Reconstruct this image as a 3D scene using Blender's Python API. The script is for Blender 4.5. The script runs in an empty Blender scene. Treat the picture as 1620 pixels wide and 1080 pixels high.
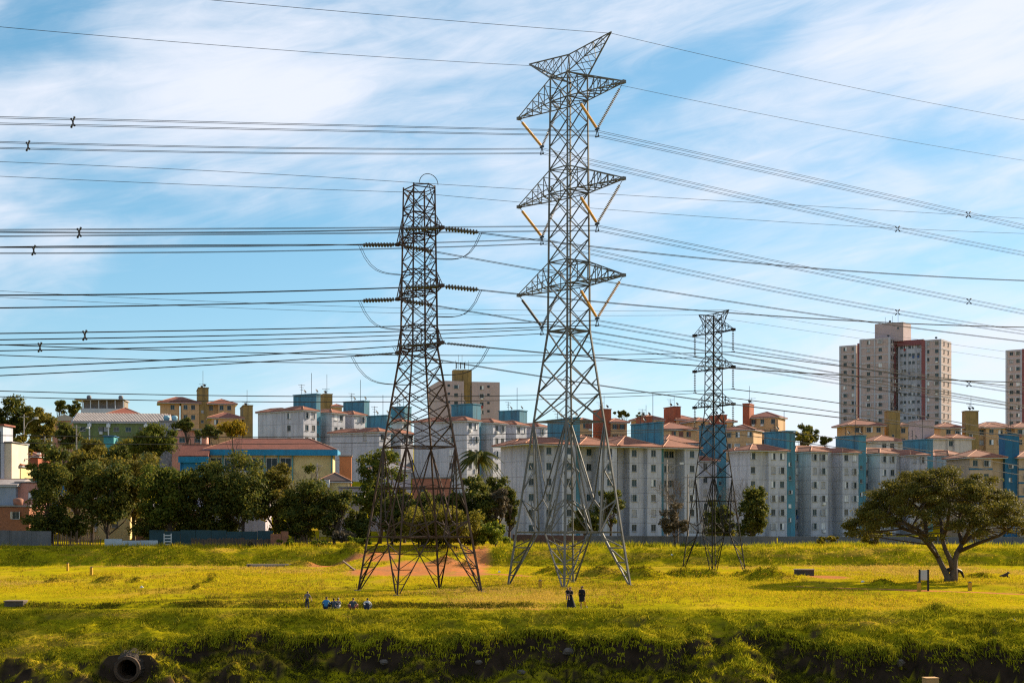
import bpy, math, random
import numpy as np
from mathutils import Matrix, Vector
R = math.radians
SC = bpy.context.scene
COL = SC.collection

# ---------------------------------------------------------------- camera, sky, sun, exposure
F, HC, YH = 2222.0, 7.2, 812.0          # focal length in photo pixels, eye height, horizon row
cam = bpy.data.cameras.new('camera'); camo = bpy.data.objects.new('camera', cam); COL.objects.link(camo)
camo.location = (0, 0, HC); camo.rotation_euler = (R(90), 0, 0)
cam.sensor_width = 36.0; cam.lens = F/1620*36.0; cam.shift_y = (YH-540)/1620
cam.clip_start = 0.5; cam.clip_end = 9000; SC.camera = camo
SUN_AZ, SUN_EL = R(40), R(26)           # azimuth measured from +X towards +Y
sd = Vector((math.cos(SUN_AZ)*math.cos(SUN_EL), math.sin(SUN_AZ)*math.cos(SUN_EL), math.sin(SUN_EL)))
sun = bpy.data.lights.new('sun', 'SUN'); suno = bpy.data.objects.new('sun', sun); COL.objects.link(suno)
sun.energy = 5.0; sun.angle = R(0.53); sun.color = (1.0, 0.82, 0.58)
suno.rotation_euler = sd.to_track_quat('Z', 'Y').to_euler(); suno.location = (60, 40, 60)
W = bpy.data.worlds.new('World'); SC.world = W; W.use_nodes = True
def build_world(o1=(3.99, 3.98, 3.36), o2=(2.7, 1.26, 0.92)):
    nt = W.node_tree; N = nt.nodes; L = nt.links; N.clear()
    out = N.new('ShaderNodeOutputWorld'); bg = N.new('ShaderNodeBackground'); bg.inputs[1].default_value = 0.079
    sky = N.new('ShaderNodeTexSky'); sky.sky_type = 'NISHITA'; sky.sun_disc = False
    sky.sun_elevation = SUN_EL; sky.sun_rotation = R(90)-SUN_AZ; sky.dust_density = 0.3; sky.ozone_density = 3.0; sky.air_density = 0.8
    hs = N.new('ShaderNodeHueSaturation'); hs.inputs['Saturation'].default_value = 1.44; hs.inputs['Hue'].default_value = 0.483; hs.inputs['Value'].default_value = 1.54
    gm = N.new('ShaderNodeGamma'); gm.inputs[1].default_value = 0.62; L.new(sky.outputs[0], gm.inputs[0]); L.new(gm.outputs[0], hs.inputs['Color'])
    tc = N.new('ShaderNodeTexCoord')
    def layer(rot, scale, loc, ns, det, rough, dist):
        mp = N.new('ShaderNodeMapping'); mp.vector_type = 'TEXTURE'; mp.inputs['Rotation'].default_value = (0, R(rot), 0); mp.inputs['Scale'].default_value = tuple(1/v for v in scale); mp.inputs['Location'].default_value = loc
        L.new(tc.outputs['Generated'], mp.inputs[0])
        n = N.new('ShaderNodeTexNoise'); n.inputs['Scale'].default_value = ns; n.inputs['Detail'].default_value = det; n.inputs['Roughness'].default_value = rough; n.inputs['Distortion'].default_value = dist
        L.new(mp.outputs[0], n.inputs['Vector']); return n.outputs[0]
    def math_(op, *a):
        m = N.new('ShaderNodeMath'); m.operation = op
        for i, v in enumerate(a):
            if isinstance(v, (int, float)): m.inputs[i].default_value = v
            else: L.new(v, m.inputs[i])
        return m.outputs[0]
    big = layer(-7, (1.6, 1.6, 4.2), o2, 1.5, 4, .5, .3)            # broad veils
    mid = layer(-11, (3.0, 3.0, 10.0), o1, 1.6, 9, .54, .9)         # fibrous cirrus
    fin = layer(-13, (5.0, 5.0, 26.0), o1, 2.2, 8, .62, 1.6)         # fine streaks
    s = math_('ADD', math_('MULTIPLY', big, 1.25), math_('ADD', math_('MULTIPLY', mid, 0.62), math_('MULTIPLY', fin, 0.24)))
    mr = N.new('ShaderNodeMapRange'); mr.interpolation_type = 'SMOOTHSTEP'
    mr.inputs['From Min'].default_value = 0.85; mr.inputs['From Max'].default_value = 1.27; mr.inputs['To Max'].default_value = 0.93
    L.new(s, mr.inputs['Value'])
    mx = N.new('ShaderNodeMix'); mx.data_type = 'RGBA'
    L.new(mr.outputs[0], mx.inputs[0]); L.new(hs.outputs[0], mx.inputs[6]); mx.inputs[7].default_value = (4.85, 5.05, 5.6, 1)
    L.new(mx.outputs[2], bg.inputs[0]); L.new(bg.outputs[0], out.inputs[0])
build_world()
SC.view_settings.view_transform = 'Standard'; SC.view_settings.look = 'None'; SC.view_settings.exposure = 1.25; SC.view_settings.gamma = 1.0
SC.render.engine = 'CYCLES'; SC.cycles.max_bounces = 6; SC.cycles.transparent_max_bounces = 6; SC.cycles.use_denoising = False; SC.cycles.filter_width = 1.25

# ---------------------------------------------------------------- helpers
def X(px, D): return (px-810.0)/F*D
def Z(py, D): return HC-(py-YH)/F*D
def link(o, parent=None):
    COL.objects.link(o)
    if parent is not None: o.parent = parent
    return o
def ob(name, me, mat=None, parent=None, loc=None, rz=None, mw=None):
    o = bpy.data.objects.new(name, me); link(o, parent)
    if mat is not None and len(me.materials) == 0: me.materials.append(mat)
    if mw is not None: o.matrix_basis = mw
    if loc is not None: o.location = loc
    if rz is not None: o.rotation_euler = (0, 0, rz)
    return o
def tag(o, label=None, cat=None, group=None, kind=None):
    if label: o['label'] = label
    if cat: o['category'] = cat
    if group: o['group'] = group
    if kind: o['kind'] = kind
    return o
def thing(name, label, cat, loc=(0, 0, 0), rz=0.0, group=None):
    o = bpy.data.objects.new(name, None); o.empty_display_size = 0.3; link(o)
    o.location = loc; o.rotation_euler = (0, 0, rz)
    return tag(o, label, cat, group)
class MB:
    """collects vertices and faces of one mesh"""
    def __init__(s): s.v = []; s.f = []; s.m = []
    def add(s, vs, fs, mi=0):
        b = len(s.v); s.v.extend(vs); s.f.extend([tuple(i+b for i in f) for f in fs]); s.m.extend([mi]*len(fs)); return s
    def box(s, x0, x1, y0, y1, z0, z1, mi=0):
        return s.add([(x0,y0,z0),(x1,y0,z0),(x1,y1,z0),(x0,y1,z0),(x0,y0,z1),(x1,y0,z1),(x1,y1,z1),(x0,y1,z1)],
              [(0,3,2,1),(4,5,6,7),(0,1,5,4),(1,2,6,5),(2,3,7,6),(3,0,4,7)], mi)
    def tube(s, pts, rad, n=5, mi=0, cap=True):
        pts = [Vector(p) for p in pts]
        if isinstance(rad, (int, float)): rad = [rad]*len(pts)
        b = len(s.v); up = Vector((0.13, 0.21, 1)).normalized()
        for i, p in enumerate(pts):
            d = (pts[min(i+1, len(pts)-1)]-pts[max(i-1, 0)])
            d = d.normalized() if d.length > 1e-9 else Vector((0, 0, 1))
            a = d.cross(up); a = a.normalized() if a.length > 1e-4 else Vector((1, 0, 0))
            c = d.cross(a)
            for k in range(n):
                t = 2*math.pi*k/n
                s.v.append(tuple(p+(a*math.cos(t)+c*math.sin(t))*rad[i]))
        for i in range(len(pts)-1):
            for k in range(n):
                s.f.append((b+i*n+k, b+i*n+(k+1) % n, b+(i+1)*n+(k+1) % n, b+(i+1)*n+k)); s.m.append(mi)
        if cap:
            s.f.append(tuple(b+k for k in range(n))[::-1]); s.m.append(mi)
            e = b+(len(pts)-1)*n; s.f.append(tuple(e+k for k in range(n))); s.m.append(mi)
        return s
    def mesh(s, name, mats=(), smooth=False):
        me = bpy.data.meshes.new(name); me.from_pydata(s.v, [], s.f)
        for m in mats: me.materials.append(m)
        if len(mats) > 1: me.polygons.foreach_set('material_index', s.m)
        if smooth: me.polygons.foreach_set('use_smooth', [True]*len(me.polygons))
        me.update(); return me
    def build(s, name, mat, parent=None, loc=None, rz=None, smooth=False):
        return ob(name, s.mesh(name, (mat,) if mat else (), smooth), None, parent, loc, rz)
def np_mesh(name, V, n, mat=None, smooth=False):
    """polygons of n corners each, vertices not shared"""
    V = np.ascontiguousarray(V, dtype=np.float32).reshape(-1, 3); nv = len(V); nf = nv//n
    me = bpy.data.meshes.new(name); me.vertices.add(nv); me.vertices.foreach_set('co', V.ravel())
    me.loops.add(nv); me.loops.foreach_set('vertex_index', np.arange(nv, dtype=np.int32))
    me.polygons.add(nf); me.polygons.foreach_set('loop_start', np.arange(0, nv, n, dtype=np.int32))
    me.update(calc_edges=True)
    if mat: me.materials.append(mat)
    return me
def lathe(prof, n=8, name='lathe', mats=(), smooth=True):
    b = MB()
    for r, z in prof:
        for k in range(n): b.v.append((r*math.cos(2*math.pi*k/n), r*math.sin(2*math.pi*k/n), z))
    for i in range(len(prof)-1):
        for k in range(n): b.f.append((i*n+k, i*n+(k+1) % n, (i+1)*n+(k+1) % n, (i+1)*n+k)); b.m.append(0)
    return b.mesh(name, mats, smooth)
def align(p, q, rx, ry=None, L=None):
    p = Vector(p); q = Vector(q); d = q-p; l = d.length; d = d.normalized()
    up = Vector((0, 0, 1)) if abs(d.z) < 0.95 else Vector((1, 0, 0))
    a = d.cross(up).normalized(); c = d.cross(a)
    ry = rx if ry is None else ry; L = l if L is None else L
    return Matrix(((a.x*rx, c.x*ry, d.x*L, p.x), (a.y*rx, c.y*ry, d.y*L, p.y), (a.z*rx, c.z*ry, d.z*L, p.z), (0, 0, 0, 1)))
# value noise
def _h(ix, iy, s): 
    v = np.sin(ix*127.1+iy*311.7+s*74.7)*43758.5453
    return v-np.floor(v)
def vn(x, y, s=0.0):
    x = np.asarray(x, dtype=float); y = np.asarray(y, dtype=float)
    ix = np.floor(x); iy = np.floor(y); fx = x-ix; fy = y-iy
    fx = fx*fx*(3-2*fx); fy = fy*fy*(3-2*fy)
    return ((_h(ix,iy,s)*(1-fx)+_h(ix+1,iy,s)*fx)*(1-fy)+(_h(ix,iy+1,s)*(1-fx)+_h(ix+1,iy+1,s)*fx)*fy)*2-1
def fbm(x, y, s=0.0, o=4):
    t = 0; a = 1.0
    for i in range(o): t = t+a*vn(x*2**i, y*2**i, s+i*3.3); a *= 0.5
    return t
def sst(a, b, x): 
    t = np.clip((np.asarray(x, dtype=float)-a)/(b-a), 0, 1); return t*t*(3-2*t)

# ---------------------------------------------------------------- materials
MATS = {}
def nmat(name):
    m = bpy.data.materials.new(name); m.use_nodes = True
    return m, m.node_tree.nodes, m.node_tree.links, m.node_tree.nodes['Principled BSDF']
def rgba(c): return (c[0], c[1], c[2], 1)
def mat(name, c, c2=None, rough=0.8, scale=(0.6, 0.6, 0.6), amt=1.0, fine=0.0, fscale=6.0, bump=0.0, metal=0.0, island=0.0, streak=None, spec=0.3, detail=5, lo=0.35, hi=0.7):
    """base colour varied by noise towards c2, optional fine grain, vertical grime streaks and bump"""
    if name in MATS: return MATS[name]
    m, N, L, B = nmat(name)
    B.inputs['Roughness'].default_value = rough; B.inputs['Metallic'].default_value = metal; B.inputs['Specular IOR Level'].default_value = spec
    geo = N.new('ShaderNodeNewGeometry')
    def noise(sc, scl, det=5, rough_=0.6):
        mp = N.new('ShaderNodeMapping'); mp.inputs['Scale'].default_value = sc; L.new(geo.outputs['Position'], mp.inputs[0])
        n = N.new('ShaderNodeTexNoise'); n.inputs['Scale'].default_value = scl; n.inputs['Detail'].default_value = det; n.inputs['Roughness'].default_value = rough_
        L.new(mp.outputs[0], n.inputs['Vector']); return n.outputs[0]
    def mixc(f, a, b, bt='MIX'):
        mx = N.new('ShaderNodeMix'); mx.data_type = 'RGBA'; mx.blend_type = bt
        for i, v in ((0, f), (6, a), (7, b)):
            if isinstance(v, (int, float)): mx.inputs[i].default_value = v
            elif isinstance(v, tuple): mx.inputs[i].default_value = rgba(v)
            else: L.new(v, mx.inputs[i])
        return mx.outputs[2]
    def rng(v, a, b, lo_=0.0, hi_=1.0):
        mr = N.new('ShaderNodeMapRange'); mr.inputs['From Min'].default_value = a; mr.inputs['From Max'].default_value = b
        mr.inputs['To Min'].default_value = lo_; mr.inputs['To Max'].default_value = hi_; L.new(v, mr.inputs['Value']); return mr.outputs[0]
    c2 = c2 or tuple(v*0.72 for v in c)
    col = mixc(rng(noise(scale, 1.0, detail), lo, hi, 0, amt), tuple(c), tuple(c2))
    if streak:
        sc3, sa = streak
        col = mixc(rng(noise((0.8, 0.8, 0.055), 1.6, 7, 0.68), 0.47, 0.70, 0, sa), col, tuple(sc3))
    if fine:
        col = mixc(rng(noise((1, 1, 1), fscale, 4), 0.3, 0.7, 0, fine), col, tuple(v*0.45 for v in c))
    if island:
        oi = N.new('ShaderNodeObjectInfo')
        col = mixc(rng(oi.outputs['Random'], 0, 1, 0, island), col, tuple(v*0.5 for v in c))
    L.new(col, B.inputs['Base Color'])
    if bump:
        bp = N.new('ShaderNodeBump'); bp.inputs['Strength'].default_value = bump; bp.inputs['Distance'].default_value = 0.05
        L.new(noise((1, 1, 1), fscale, 5), bp.inputs['Height']); L.new(bp.outputs[0], B.inputs['Normal'])
    MATS[name] = m; return m
def leafmat(name, c1, c2, c3, trans=0.45, scl=0.35, rough=0.6, spec=0.06):
    """leaves and blades: per-leaf tint and larger patches, light passing through"""
    if name in MATS: return MATS[name]
    m, N, L, B = nmat(name)
    B.inputs['Roughness'].default_value = rough; B.inputs['Specular IOR Level'].default_value = spec
    geo = N.new('ShaderNodeNewGeometry')
    n = N.new('ShaderNodeTexNoise'); n.inputs['Scale'].default_value = scl; n.inputs['Detail'].default_value = 3; L.new(geo.outputs['Position'], n.inputs['Vector'])
    def mixc(f, a, b):
        mx = N.new('ShaderNodeMix'); mx.data_type = 'RGBA'
        for i, v in ((0, f), (6, a), (7, b)):
            if isinstance(v, tuple): mx.inputs[i].default_value = rgba(v)
            else: L.new(v, mx.inputs[i])
        return mx.outputs[2]
    mr = N.new('ShaderNodeMapRange'); mr.inputs['From Min'].default_value = 0.35; mr.inputs['From Max'].default_value = 0.66; L.new(n.outputs[0], mr.inputs['Value'])
    pw = N.new('ShaderNodeMath'); pw.operation = 'POWER'; L.new(geo.outputs['Random Per Island'], pw.inputs[0]); pw.inputs[1].default_value = 1.6
    col = mixc(pw.outputs[0], mixc(mr.outputs[0], c1, c2), c3)
    L.new(col, B.inputs['Base Color'])
    tr = N.new('ShaderNodeBsdfTranslucent'); L.new(col, tr.inputs['Color'])
    ms = N.new('ShaderNodeMixShader'); ms.inputs[0].default_value = trans
    L.new(B.outputs[0], ms.inputs[1]); L.new(tr.outputs[0], ms.inputs[2]); L.new(ms.outputs[0], N['Material Output'].inputs['Surface'])
    MATS[name] = m; return m

# ---------------------------------------------------------------- terrain
XE = np.array([-60,0,150,300,480,560,700,760,850,1000,1080,1108,1180,1250,1300,1350,1450,1620,1700.])
YE = np.array([1040,1040,1032,1012,1005,1020,1026,1015,1012,1022,1030,988,990,1002,1020,1036,1022,1035,1035.])
YE = YE-np.where(YE > 1000, 11, 0)
SE = np.array([.5,.5,.7,1.0,1.6,1.7,1.8,2.0,2.0,2.0,1.7,.5,.35,1.8,2.6,2.7,2.7,2.4,2.4])
PIPE = (X(197, 99.6), Z(1060, 99.6))      # drain pipe axis (x, z)
MOUNDS = [(900,910,34,.65),(955,912,45,.75),(1015,917,42,.85),(1075,914,38,.6),(1215,917,45,.8),(1120,914,30,.5),(1180,912,30,.45),(168,922,20,.45),(215,921,9,.35),
          (335,921,9,.5),(312,933,6,.3),(560,894,20,.8),(480,896,26,.5),(1550,914,30,.35),(1395,925,25,.3),(870,908,30,.5),(705,900,24,.5),(740,902,20,.5),(85,920,14,.25),(1480,958,22,.35)]
def ground_h(x, y):
    x = np.asarray(x, dtype=float); y = np.asarray(y, dtype=float)
    px = 810+x*F/101.0
    ye = np.interp(px, XE, YE)+7*fbm(x*0.55, x*0+3.1, 5, 3)
    De = 108-(ye-966)/9.4
    sc = 1.2*np.interp(px, XE, SE)*(1+0.22*vn(x*0.5, x*0+1.7, 9))
    up = -0.35-0.345*np.clip(108-y, 0, 60)-0.06*np.clip(108-y, 0, 2)**2
    zu_e = -0.35-0.345*(108-De)-0.12
    t = np.clip((De-y)/0.8, 0, 1)
    low = zu_e-sc*t**0.8-0.50*np.clip(De-0.8-y, 0, 60)
    z = np.where(y >= De, up, np.minimum(low, up))
    nb = 0.33*fbm(x*0.45, y*0.7, 2, 4)+0.15*fbm(x*1.5, y*1.7, 4, 3)
    bankw = sst(109, 106, y)
    z = z+nb*bankw*(1+1.1*(y < De-0.6))
    # pipe recess
    dx = np.abs(x-PIPE[0]); rec = sst(2.6, 1.3, dx)
    floor_ = -5.1-0.35*np.clip(100.2-y, 0, 9)
    zrec = np.where(y < 100.35, floor_, floor_+(z-floor_)*sst(100.35, 100.95, y))
    zrec = np.where(y > 100.95, np.maximum(z, PIPE[1]+0.95+0.1*(y-101)), zrec)
    z = z*(1-rec)+zrec*rec
    z = np.maximum(z, -6.4)
    # path, small step, field
    stepx = 1-sst(4, 16, x)
    fieldz = -0.35+0.35*sst(111.9, 113.6+0.9*vn(x*0.12, x*0, 8), y)
    fieldz = np.where(stepx < 1, -0.35+0.35*(stepx*sst(111.9, 113.6, y)+(1-stepx)*sst(109.5, 124, y)), fieldz)
    z = np.where(y > 108, fieldz, z)
    z = z+(y > 108)*sst(108, 111, y)*(0.07*fbm(x*0.18, y*0.13, 11, 4)+0.025*fbm(x*0.9, y*0.7, 12, 3))
    for mx, my, w, h in MOUNDS:
        D = 16000/(my-812); cx = X(mx, D); rx = w/F*D
        z = z+1.7*h*np.exp(-((x-cx)/rx)**2*1.6-((y-D)/(1.0+rx*0.22))**2)*(1+0.25*vn(x*1.3, y*1.3, 21))
    # embankment and the hill behind it
    ramp = sst(-25, -19, x)*sst(-3.5, -8, x)
    foot = 192.5+1.5*vn(x*0.06, x*0, 14)
    e1 = sst(foot-0.3, foot+5.0, y); e2 = sst(158, 212, y)
    e = e1*(1-ramp)+e2*ramp
    cut = sst(0, 1, ramp)*0
    ew = 2.18+0.12*vn(x*0.1, x*0, 17)
    yy = [200,236,262,290,320,390,470,560,900,3000]
    hr = np.interp(y, [200,300,318,345,390,470,560,900,3000], [2.2,2.5,8,16,25,27,25,16,-40]); hl = np.interp(y, yy, [2.2,2.8,8,12,16.5,25.5,27,25,16,-40])
    wl = sst(2, -16, x)
    hill = hr*(1-wl)+hl*wl-2.2
    z = z+(y > 150)*(e*ew+np.where(y > 200, hill, 0)*sst(200, 206, y))
    z = z+(y > 186)*(y < 202)*0.24*fbm(x*0.6, y*0.6, 31, 4)*sst(188, 195, y)*sst(202, 199, y)
    # near shore, on the camera's side of the river
    z = np.where(y < 60, np.where(y < 5, 5.4, 5.4-11.8*sst(5, 24, y)), z)
    return z
def gz(x, y): return float(ground_h(np.array([x]), np.array([y]))[0])
def dirt_mask(x, y):
    ramp = sst(-23, -17, x)*sst(-1.0, -5, x)
    a = ramp*sst(154, 168, y)*sst(218, 208, y)*np.clip(0.85+0.8*fbm(x*0.22, y*0.09, 41, 4), 0, 1)
    # tyre track from the right edge and the worn spot beside the mounds
    d = np.abs((x-30)*0.6+(y-137)*0.8); b = sst(1.5, 0.7, d+0.35*vn(x*0.5, y*0.5, 43))*sst(24, 30, x)*sst(75, 60, x)
    c = np.exp(-((x-36)/2.8)**2-((y-160)/5)**2)*1.1
    # dirt track along the ramp to the left
    d2 = np.abs(y-(188+0.45*(x+30))); e = sst(2.4, 1.0, d2)*sst(-30, -26, x)*sst(-12, -18, x)*0.8
    d3 = np.abs(y-(170-1.1*(x+5))); f_ = sst(2.2, 0.9, d3)*sst(-9, -5, x)*sst(4, 1, x)*0.9
    p = sst(.55, .2, np.abs(y-110.1-.25*vn(x*.2, x*0, 47)))*np.clip(.35+.8*vn(x*.3, x*0, 48), 0, .75)
    return np.clip(np.maximum.reduce([a, b, c, e, f_, p]), 0, 1)
def build_ground():
    xs = np.concatenate([-np.geomspace(2600, 112, 26), np.arange(-110, 110.1, 0.5), np.geomspace(112, 2600, 26)])
    ys = np.concatenate([np.arange(-240, 0, 20.0), np.arange(0, 60, 2.0), np.arange(60, 92, 2.0), np.arange(92, 117, 0.22), np.arange(117, 206, 0.7), np.arange(206, 420, 5.0), np.geomspace(421, 3000, 26)])
    gx, gy = np.meshgrid(xs, ys); gh = ground_h(gx, gy)
    nx, ny = len(xs), len(ys)
    V = np.stack([gx, gy, gh], -1).reshape(-1, 3)
    idx = np.arange(nx*ny).reshape(ny, nx)
    Fq = np.stack([idx[:-1, :-1], idx[:-1, 1:], idx[1:, 1:], idx[1:, :-1]], -1).reshape(-1, 4)
    # opening for the drain pipe
    c = V[Fq].mean(1)
    hole = (np.abs(c[:, 0]-PIPE[0]) < 0.80) & (c[:, 1] > 100.2) & (c[:, 1] < 101.2) & (c[:, 2] < PIPE[1]+0.76) & (c[:, 2] > PIPE[1]-0.9)
    rr = np.hypot(c[:, 0]-PIPE[0], c[:, 2]-PIPE[1]); hole &= rr < 0.66; Fq = Fq[~hole]
    me = bpy.data.meshes.new('ground'); me.vertices.add(len(V)); me.vertices.foreach_set('co', V.astype(np.float32).ravel())
    me.loops.add(Fq.size); me.loops.foreach_set('vertex_index', Fq.astype(np.int32).ravel())
    me.polygons.add(len(Fq)); me.polygons.foreach_set('loop_start', np.arange(0, Fq.size, 4, dtype=np.int32))
    me.update(calc_edges=True); me.polygons.foreach_set('use_smooth', np.ones(len(Fq), dtype=bool))
    dzx = np.gradient(gh, axis=1)/np.maximum(np.gradient(gx, axis=1), 1e-6); dzy = np.gradient(gh, axis=0)/np.maximum(np.gradient(gy, axis=0), 1e-6)
    slope = np.sqrt(dzx**2+dzy**2)
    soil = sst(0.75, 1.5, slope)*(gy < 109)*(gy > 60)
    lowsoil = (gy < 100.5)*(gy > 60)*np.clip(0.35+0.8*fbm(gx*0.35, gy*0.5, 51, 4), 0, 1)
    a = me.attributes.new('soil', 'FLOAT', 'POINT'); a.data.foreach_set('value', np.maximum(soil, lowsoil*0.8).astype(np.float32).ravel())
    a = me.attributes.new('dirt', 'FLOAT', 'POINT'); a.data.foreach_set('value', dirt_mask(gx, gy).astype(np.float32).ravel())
    m, N, L, B = nmat('ground_cover'); B.inputs['Roughness'].default_value = 0.95; B.inputs['Specular IOR Level'].default_value = 0.0
    geo = N.new('ShaderNodeNewGeometry')
    def noise(sc, s, d=5):
        mp = N.new('ShaderNodeMapping'); mp.inputs['Scale'].default_value = sc; L.new(geo.outputs['Position'], mp.inputs[0])
        n = N.new('ShaderNodeTexNoise'); n.inputs['Scale'].default_value = s; n.inputs['Detail'].default_value = d; L.new(mp.outputs[0], n.inputs['Vector']); return n.outputs[0]
    def rng(v, a_, b_, hi=1.0):
        mr = N.new('ShaderNodeMapRange'); mr.inputs['From Min'].default_value = a_; mr.inputs['From Max'].default_value = b_; mr.inputs['To Max'].default_value = hi; L.new(v, mr.inputs['Value']); return mr.outputs[0]
    def mixc(f, a_, b_):
        mx = N.new('ShaderNodeMix'); mx.data_type = 'RGBA'
        for i, v in ((0, f), (6, a_), (7, b_)):
            if isinstance(v, tuple): mx.inputs[i].default_value = rgba(v)
            else: L.new(v, mx.inputs[i])
        return mx.outputs[2]
    def attr(n_): 
        at = N.new('ShaderNodeAttribute'); at.attribute_name = n_; return at.outputs['Fac']
    g = mixc(rng(noise((.25, .1, 1), 1.0), .35, .68), (0.36, 0.285, 0.006), (0.19, 0.18, 0.006))
    g = mixc(rng(noise((.10, .05, 1), 1.3), .50, .66, 0.8), g, (0.36, 0.22, 0.03))
    g = mixc(rng(noise((1, 1, 1), 3.0), .45, .75, 0.6), g, (0.075, 0.065, 0.006))
    d = mixc(rng(noise((1, 1, 1), .5), .35, .65), (0.42, 0.15, 0.05), (0.31, 0.14, 0.06))
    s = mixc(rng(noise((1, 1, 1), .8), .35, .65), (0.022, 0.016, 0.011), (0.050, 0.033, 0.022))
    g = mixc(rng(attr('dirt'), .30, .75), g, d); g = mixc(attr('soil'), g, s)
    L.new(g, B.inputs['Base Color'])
    bp = N.new('ShaderNodeBump'); bp.inputs['Strength'].default_value = 0.7; bp.inputs['Distance'].default_value = 0.12
    L.new(noise((1, 1, 1), 2.5, 6), bp.inputs['Height']); L.new(bp.outputs[0], B.inputs['Normal'])
    tag(ob('ground', me, m), 'grassy riverbank, flat field and embankment rising to the hill', None, None, 'structure')
    b = MB(); b.add([(-1500, 20, -5.75), (1500, 20, -5.75), (1500, 98.5, -5.75), (-1500, 98.5, -5.75)], [(0, 1, 2, 3)])
    wm = mat('river_water', (0.03, 0.035, 0.025), rough=0.12, bump=0.25, fscale=1.2, spec=0.5)
    tag(b.build('river', wm), 'dull brown river water below the bank', None, None, 'structure')
build_ground()

# ---------------------------------------------------------------- grass
def tufts(name, label, x, y, z, blades, h, w, spread, m, rs, lean=0.5):
    n = len(x); k = n*blades
    bx = np.repeat(x, blades)+rs.normal(0, 1, k)*spread; by = np.repeat(y, blades)+rs.normal(0, 1, k)*spread
    bz = np.repeat(z, blades)-0.03
    hh = np.repeat(h, blades)*rs.uniform(0.55, 1.15, k); ww = np.repeat(w, blades)*rs.uniform(0.6, 1.2, k)
    a = rs.uniform(0, 2*np.pi, k); ux, uy = np.cos(a), np.sin(a)
    lx = rs.normal(0, lean, k)*hh; ly = rs.normal(0, lean, k)*hh
    V = np.empty((k, 3, 3))
    V[:, 0] = np.stack([bx-ux*ww/2, by-uy*ww/2, bz], -1); V[:, 1] = np.stack([bx+ux*ww/2, by+uy*ww/2, bz], -1)
    V[:, 2] = np.stack([bx+lx, by+ly, bz+hh], -1)
    return tag(ob(name, np_mesh(name, V, 3, m)), label, 'grass', None, 'stuff')
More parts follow.
